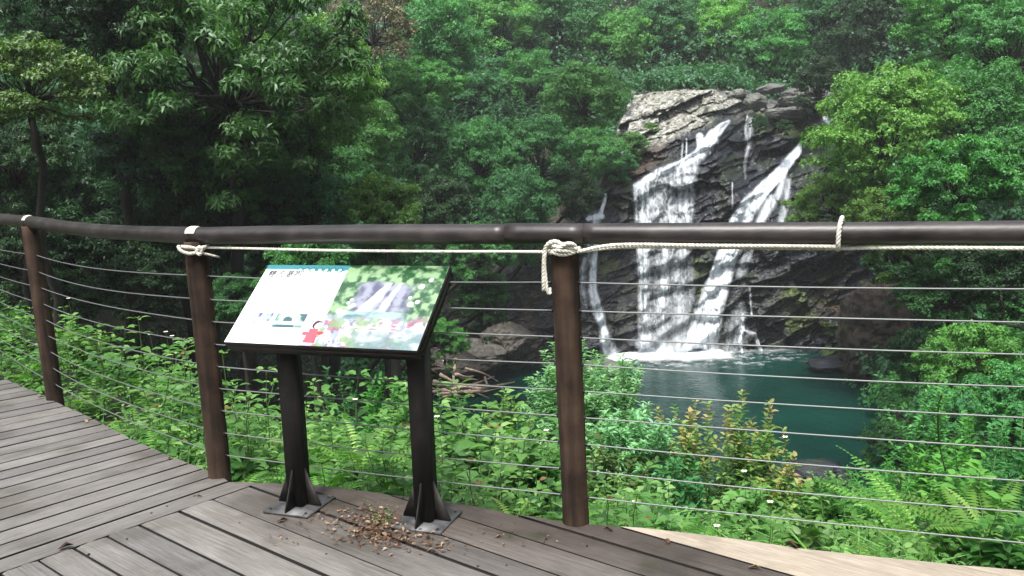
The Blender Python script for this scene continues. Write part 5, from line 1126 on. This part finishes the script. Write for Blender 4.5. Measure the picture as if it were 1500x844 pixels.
# ------------------------------------------------------------------ camera, light
cam = bpy.data.cameras.new('camera'); co = bpy.data.objects.new('camera', cam); COL.objects.link(co)
f_ = ray(750, 422); rt = ray(751, 422) - f_; rt /= np.linalg.norm(rt); f_ = f_ / np.linalg.norm(f_); up = np.cross(rt, f_)
co.matrix_world = Matrix([[rt[0], up[0], -f_[0], 0], [rt[1], up[1], -f_[1], 0], [rt[2], up[2], -f_[2], H], [0, 0, 0, 1]])
cam.sensor_width = 36; cam.lens = 36 * F / 1500; cam.clip_end = 600; cam.clip_start = .05; sc.camera = co
w = bpy.data.worlds.new('World'); sc.world = w; w.use_nodes = True; nt = w.node_tree; bg = nt.nodes['Background']
sky = nt.nodes.new('ShaderNodeTexSky'); sky.sky_type = 'NISHITA'; sky.sun_disc = False; EL, AZ = R(62), R(200)
sky.sun_elevation = EL; sky.sun_rotation = AZ; sky.dust_density = 3; sky.air_density = 1.0; hsv = nt.nodes.new('ShaderNodeHueSaturation'); hsv.inputs['Saturation'].default_value = .45; nt.links.new(sky.outputs[0], hsv.inputs['Color']); nt.links.new(hsv.outputs[0], bg.inputs[0]); bg.inputs[1].default_value = .14
sl_ = bpy.data.lights.new('sun', 'SUN'); so = bpy.data.objects.new('sun', sl_); COL.objects.link(so); sl_.energy = 2.3; sl_.angle = R(12); sl_.color = (1, .97, .9)
dirv = Vector((math.sin(AZ) * math.cos(EL), math.cos(AZ) * math.cos(EL), math.sin(EL))); so.rotation_euler = dirv.to_track_quat('Z', 'Y').to_euler(); so.location = (0, 0, 60)
sc.view_settings.view_transform = 'Standard'; sc.view_settings.look = 'None'; sc.view_settings.gamma = 1; sc.view_settings.use_curve_mapping = False; sc.view_settings.exposure = EXPO
sc.render.engine = 'CYCLES'; cy = sc.cycles; cy.use_denoising = True; cy.max_bounces = 7; cy.diffuse_bounces = 3; cy.glossy_bounces = 2; cy.transmission_bounces = 4; cy.transparent_max_bounces = 24
cy.use_adaptive_sampling = True; cy.adaptive_threshold = .02; cy.sample_clamp_indirect = 4

if HAZE:
    hz = MB(); hz.box([8, 35, 18], np.eye(3), [100, 92, 28]); ho = hz.build('haze', None); hm = bpy.data.materials.new('haze_air'); hm.use_nodes = True; nt = hm.node_tree; nt.nodes.clear()
    o_ = nt.nodes.new('ShaderNodeOutputMaterial'); v_ = nt.nodes.new('ShaderNodeVolumePrincipled'); v_.inputs['Density'].default_value = HAZE; v_.inputs['Color'].default_value = (.92, .97, 1, 1); nt.links.new(v_.outputs[0], o_.inputs['Volume'])
    ho.data.materials.append(hm); tag(ho, 'thin pale air over the ravine', 'haze', kind='stuff'); cy.volume_bounces = 0

c = ground(np.array(975.), np.array(515.), ZP); bm = bmesh.new(); bmesh.ops.create_icosphere(bm, subdivisions=4, radius=1); V = np.array([v.co for v in bm.verts]); Fq = np.array([[v.index for v in f.verts] for f in bm.faces]); bm.free()
mo_ = obj('mist', V * [3.1, 1.0, 1.7] + c + [0.2, -.6, .9], Fq, None, smooth=True); hm = bpy.data.materials.new('spray'); hm.use_nodes = True; nt = hm.node_tree; nt.nodes.clear()
o_ = nt.nodes.new('ShaderNodeOutputMaterial'); v_ = nt.nodes.new('ShaderNodeVolumePrincipled'); tc = nt.nodes.new('ShaderNodeTexCoord'); vm = nt.nodes.new('ShaderNodeVectorMath'); vm.operation = 'SUBTRACT'; vm.inputs[1].default_value = (.5, .5, .35)
nt.links.new(tc.outputs['Generated'], vm.inputs[0]); vl = nt.nodes.new('ShaderNodeVectorMath'); vl.operation = 'LENGTH'; nt.links.new(vm.outputs[0], vl.inputs[0]); mr = nt.nodes.new('ShaderNodeMapRange'); mr.inputs[1].default_value = .08; mr.inputs[2].default_value = .46; mr.inputs[3].default_value = .16; mr.inputs[4].default_value = 0
nt.links.new(vl.outputs['Value'], mr.inputs[0]); nt.links.new(mr.outputs[0], v_.inputs['Density']); v_.inputs['Color'].default_value = (.95, .97, 1, 1); nt.links.new(v_.outputs[0], o_.inputs['Volume']); mo_.data.materials.append(hm)
tag(mo_, 'fine spray hanging over the foot of the falls', 'mist', kind='stuff'); cy.volume_step_rate = 4
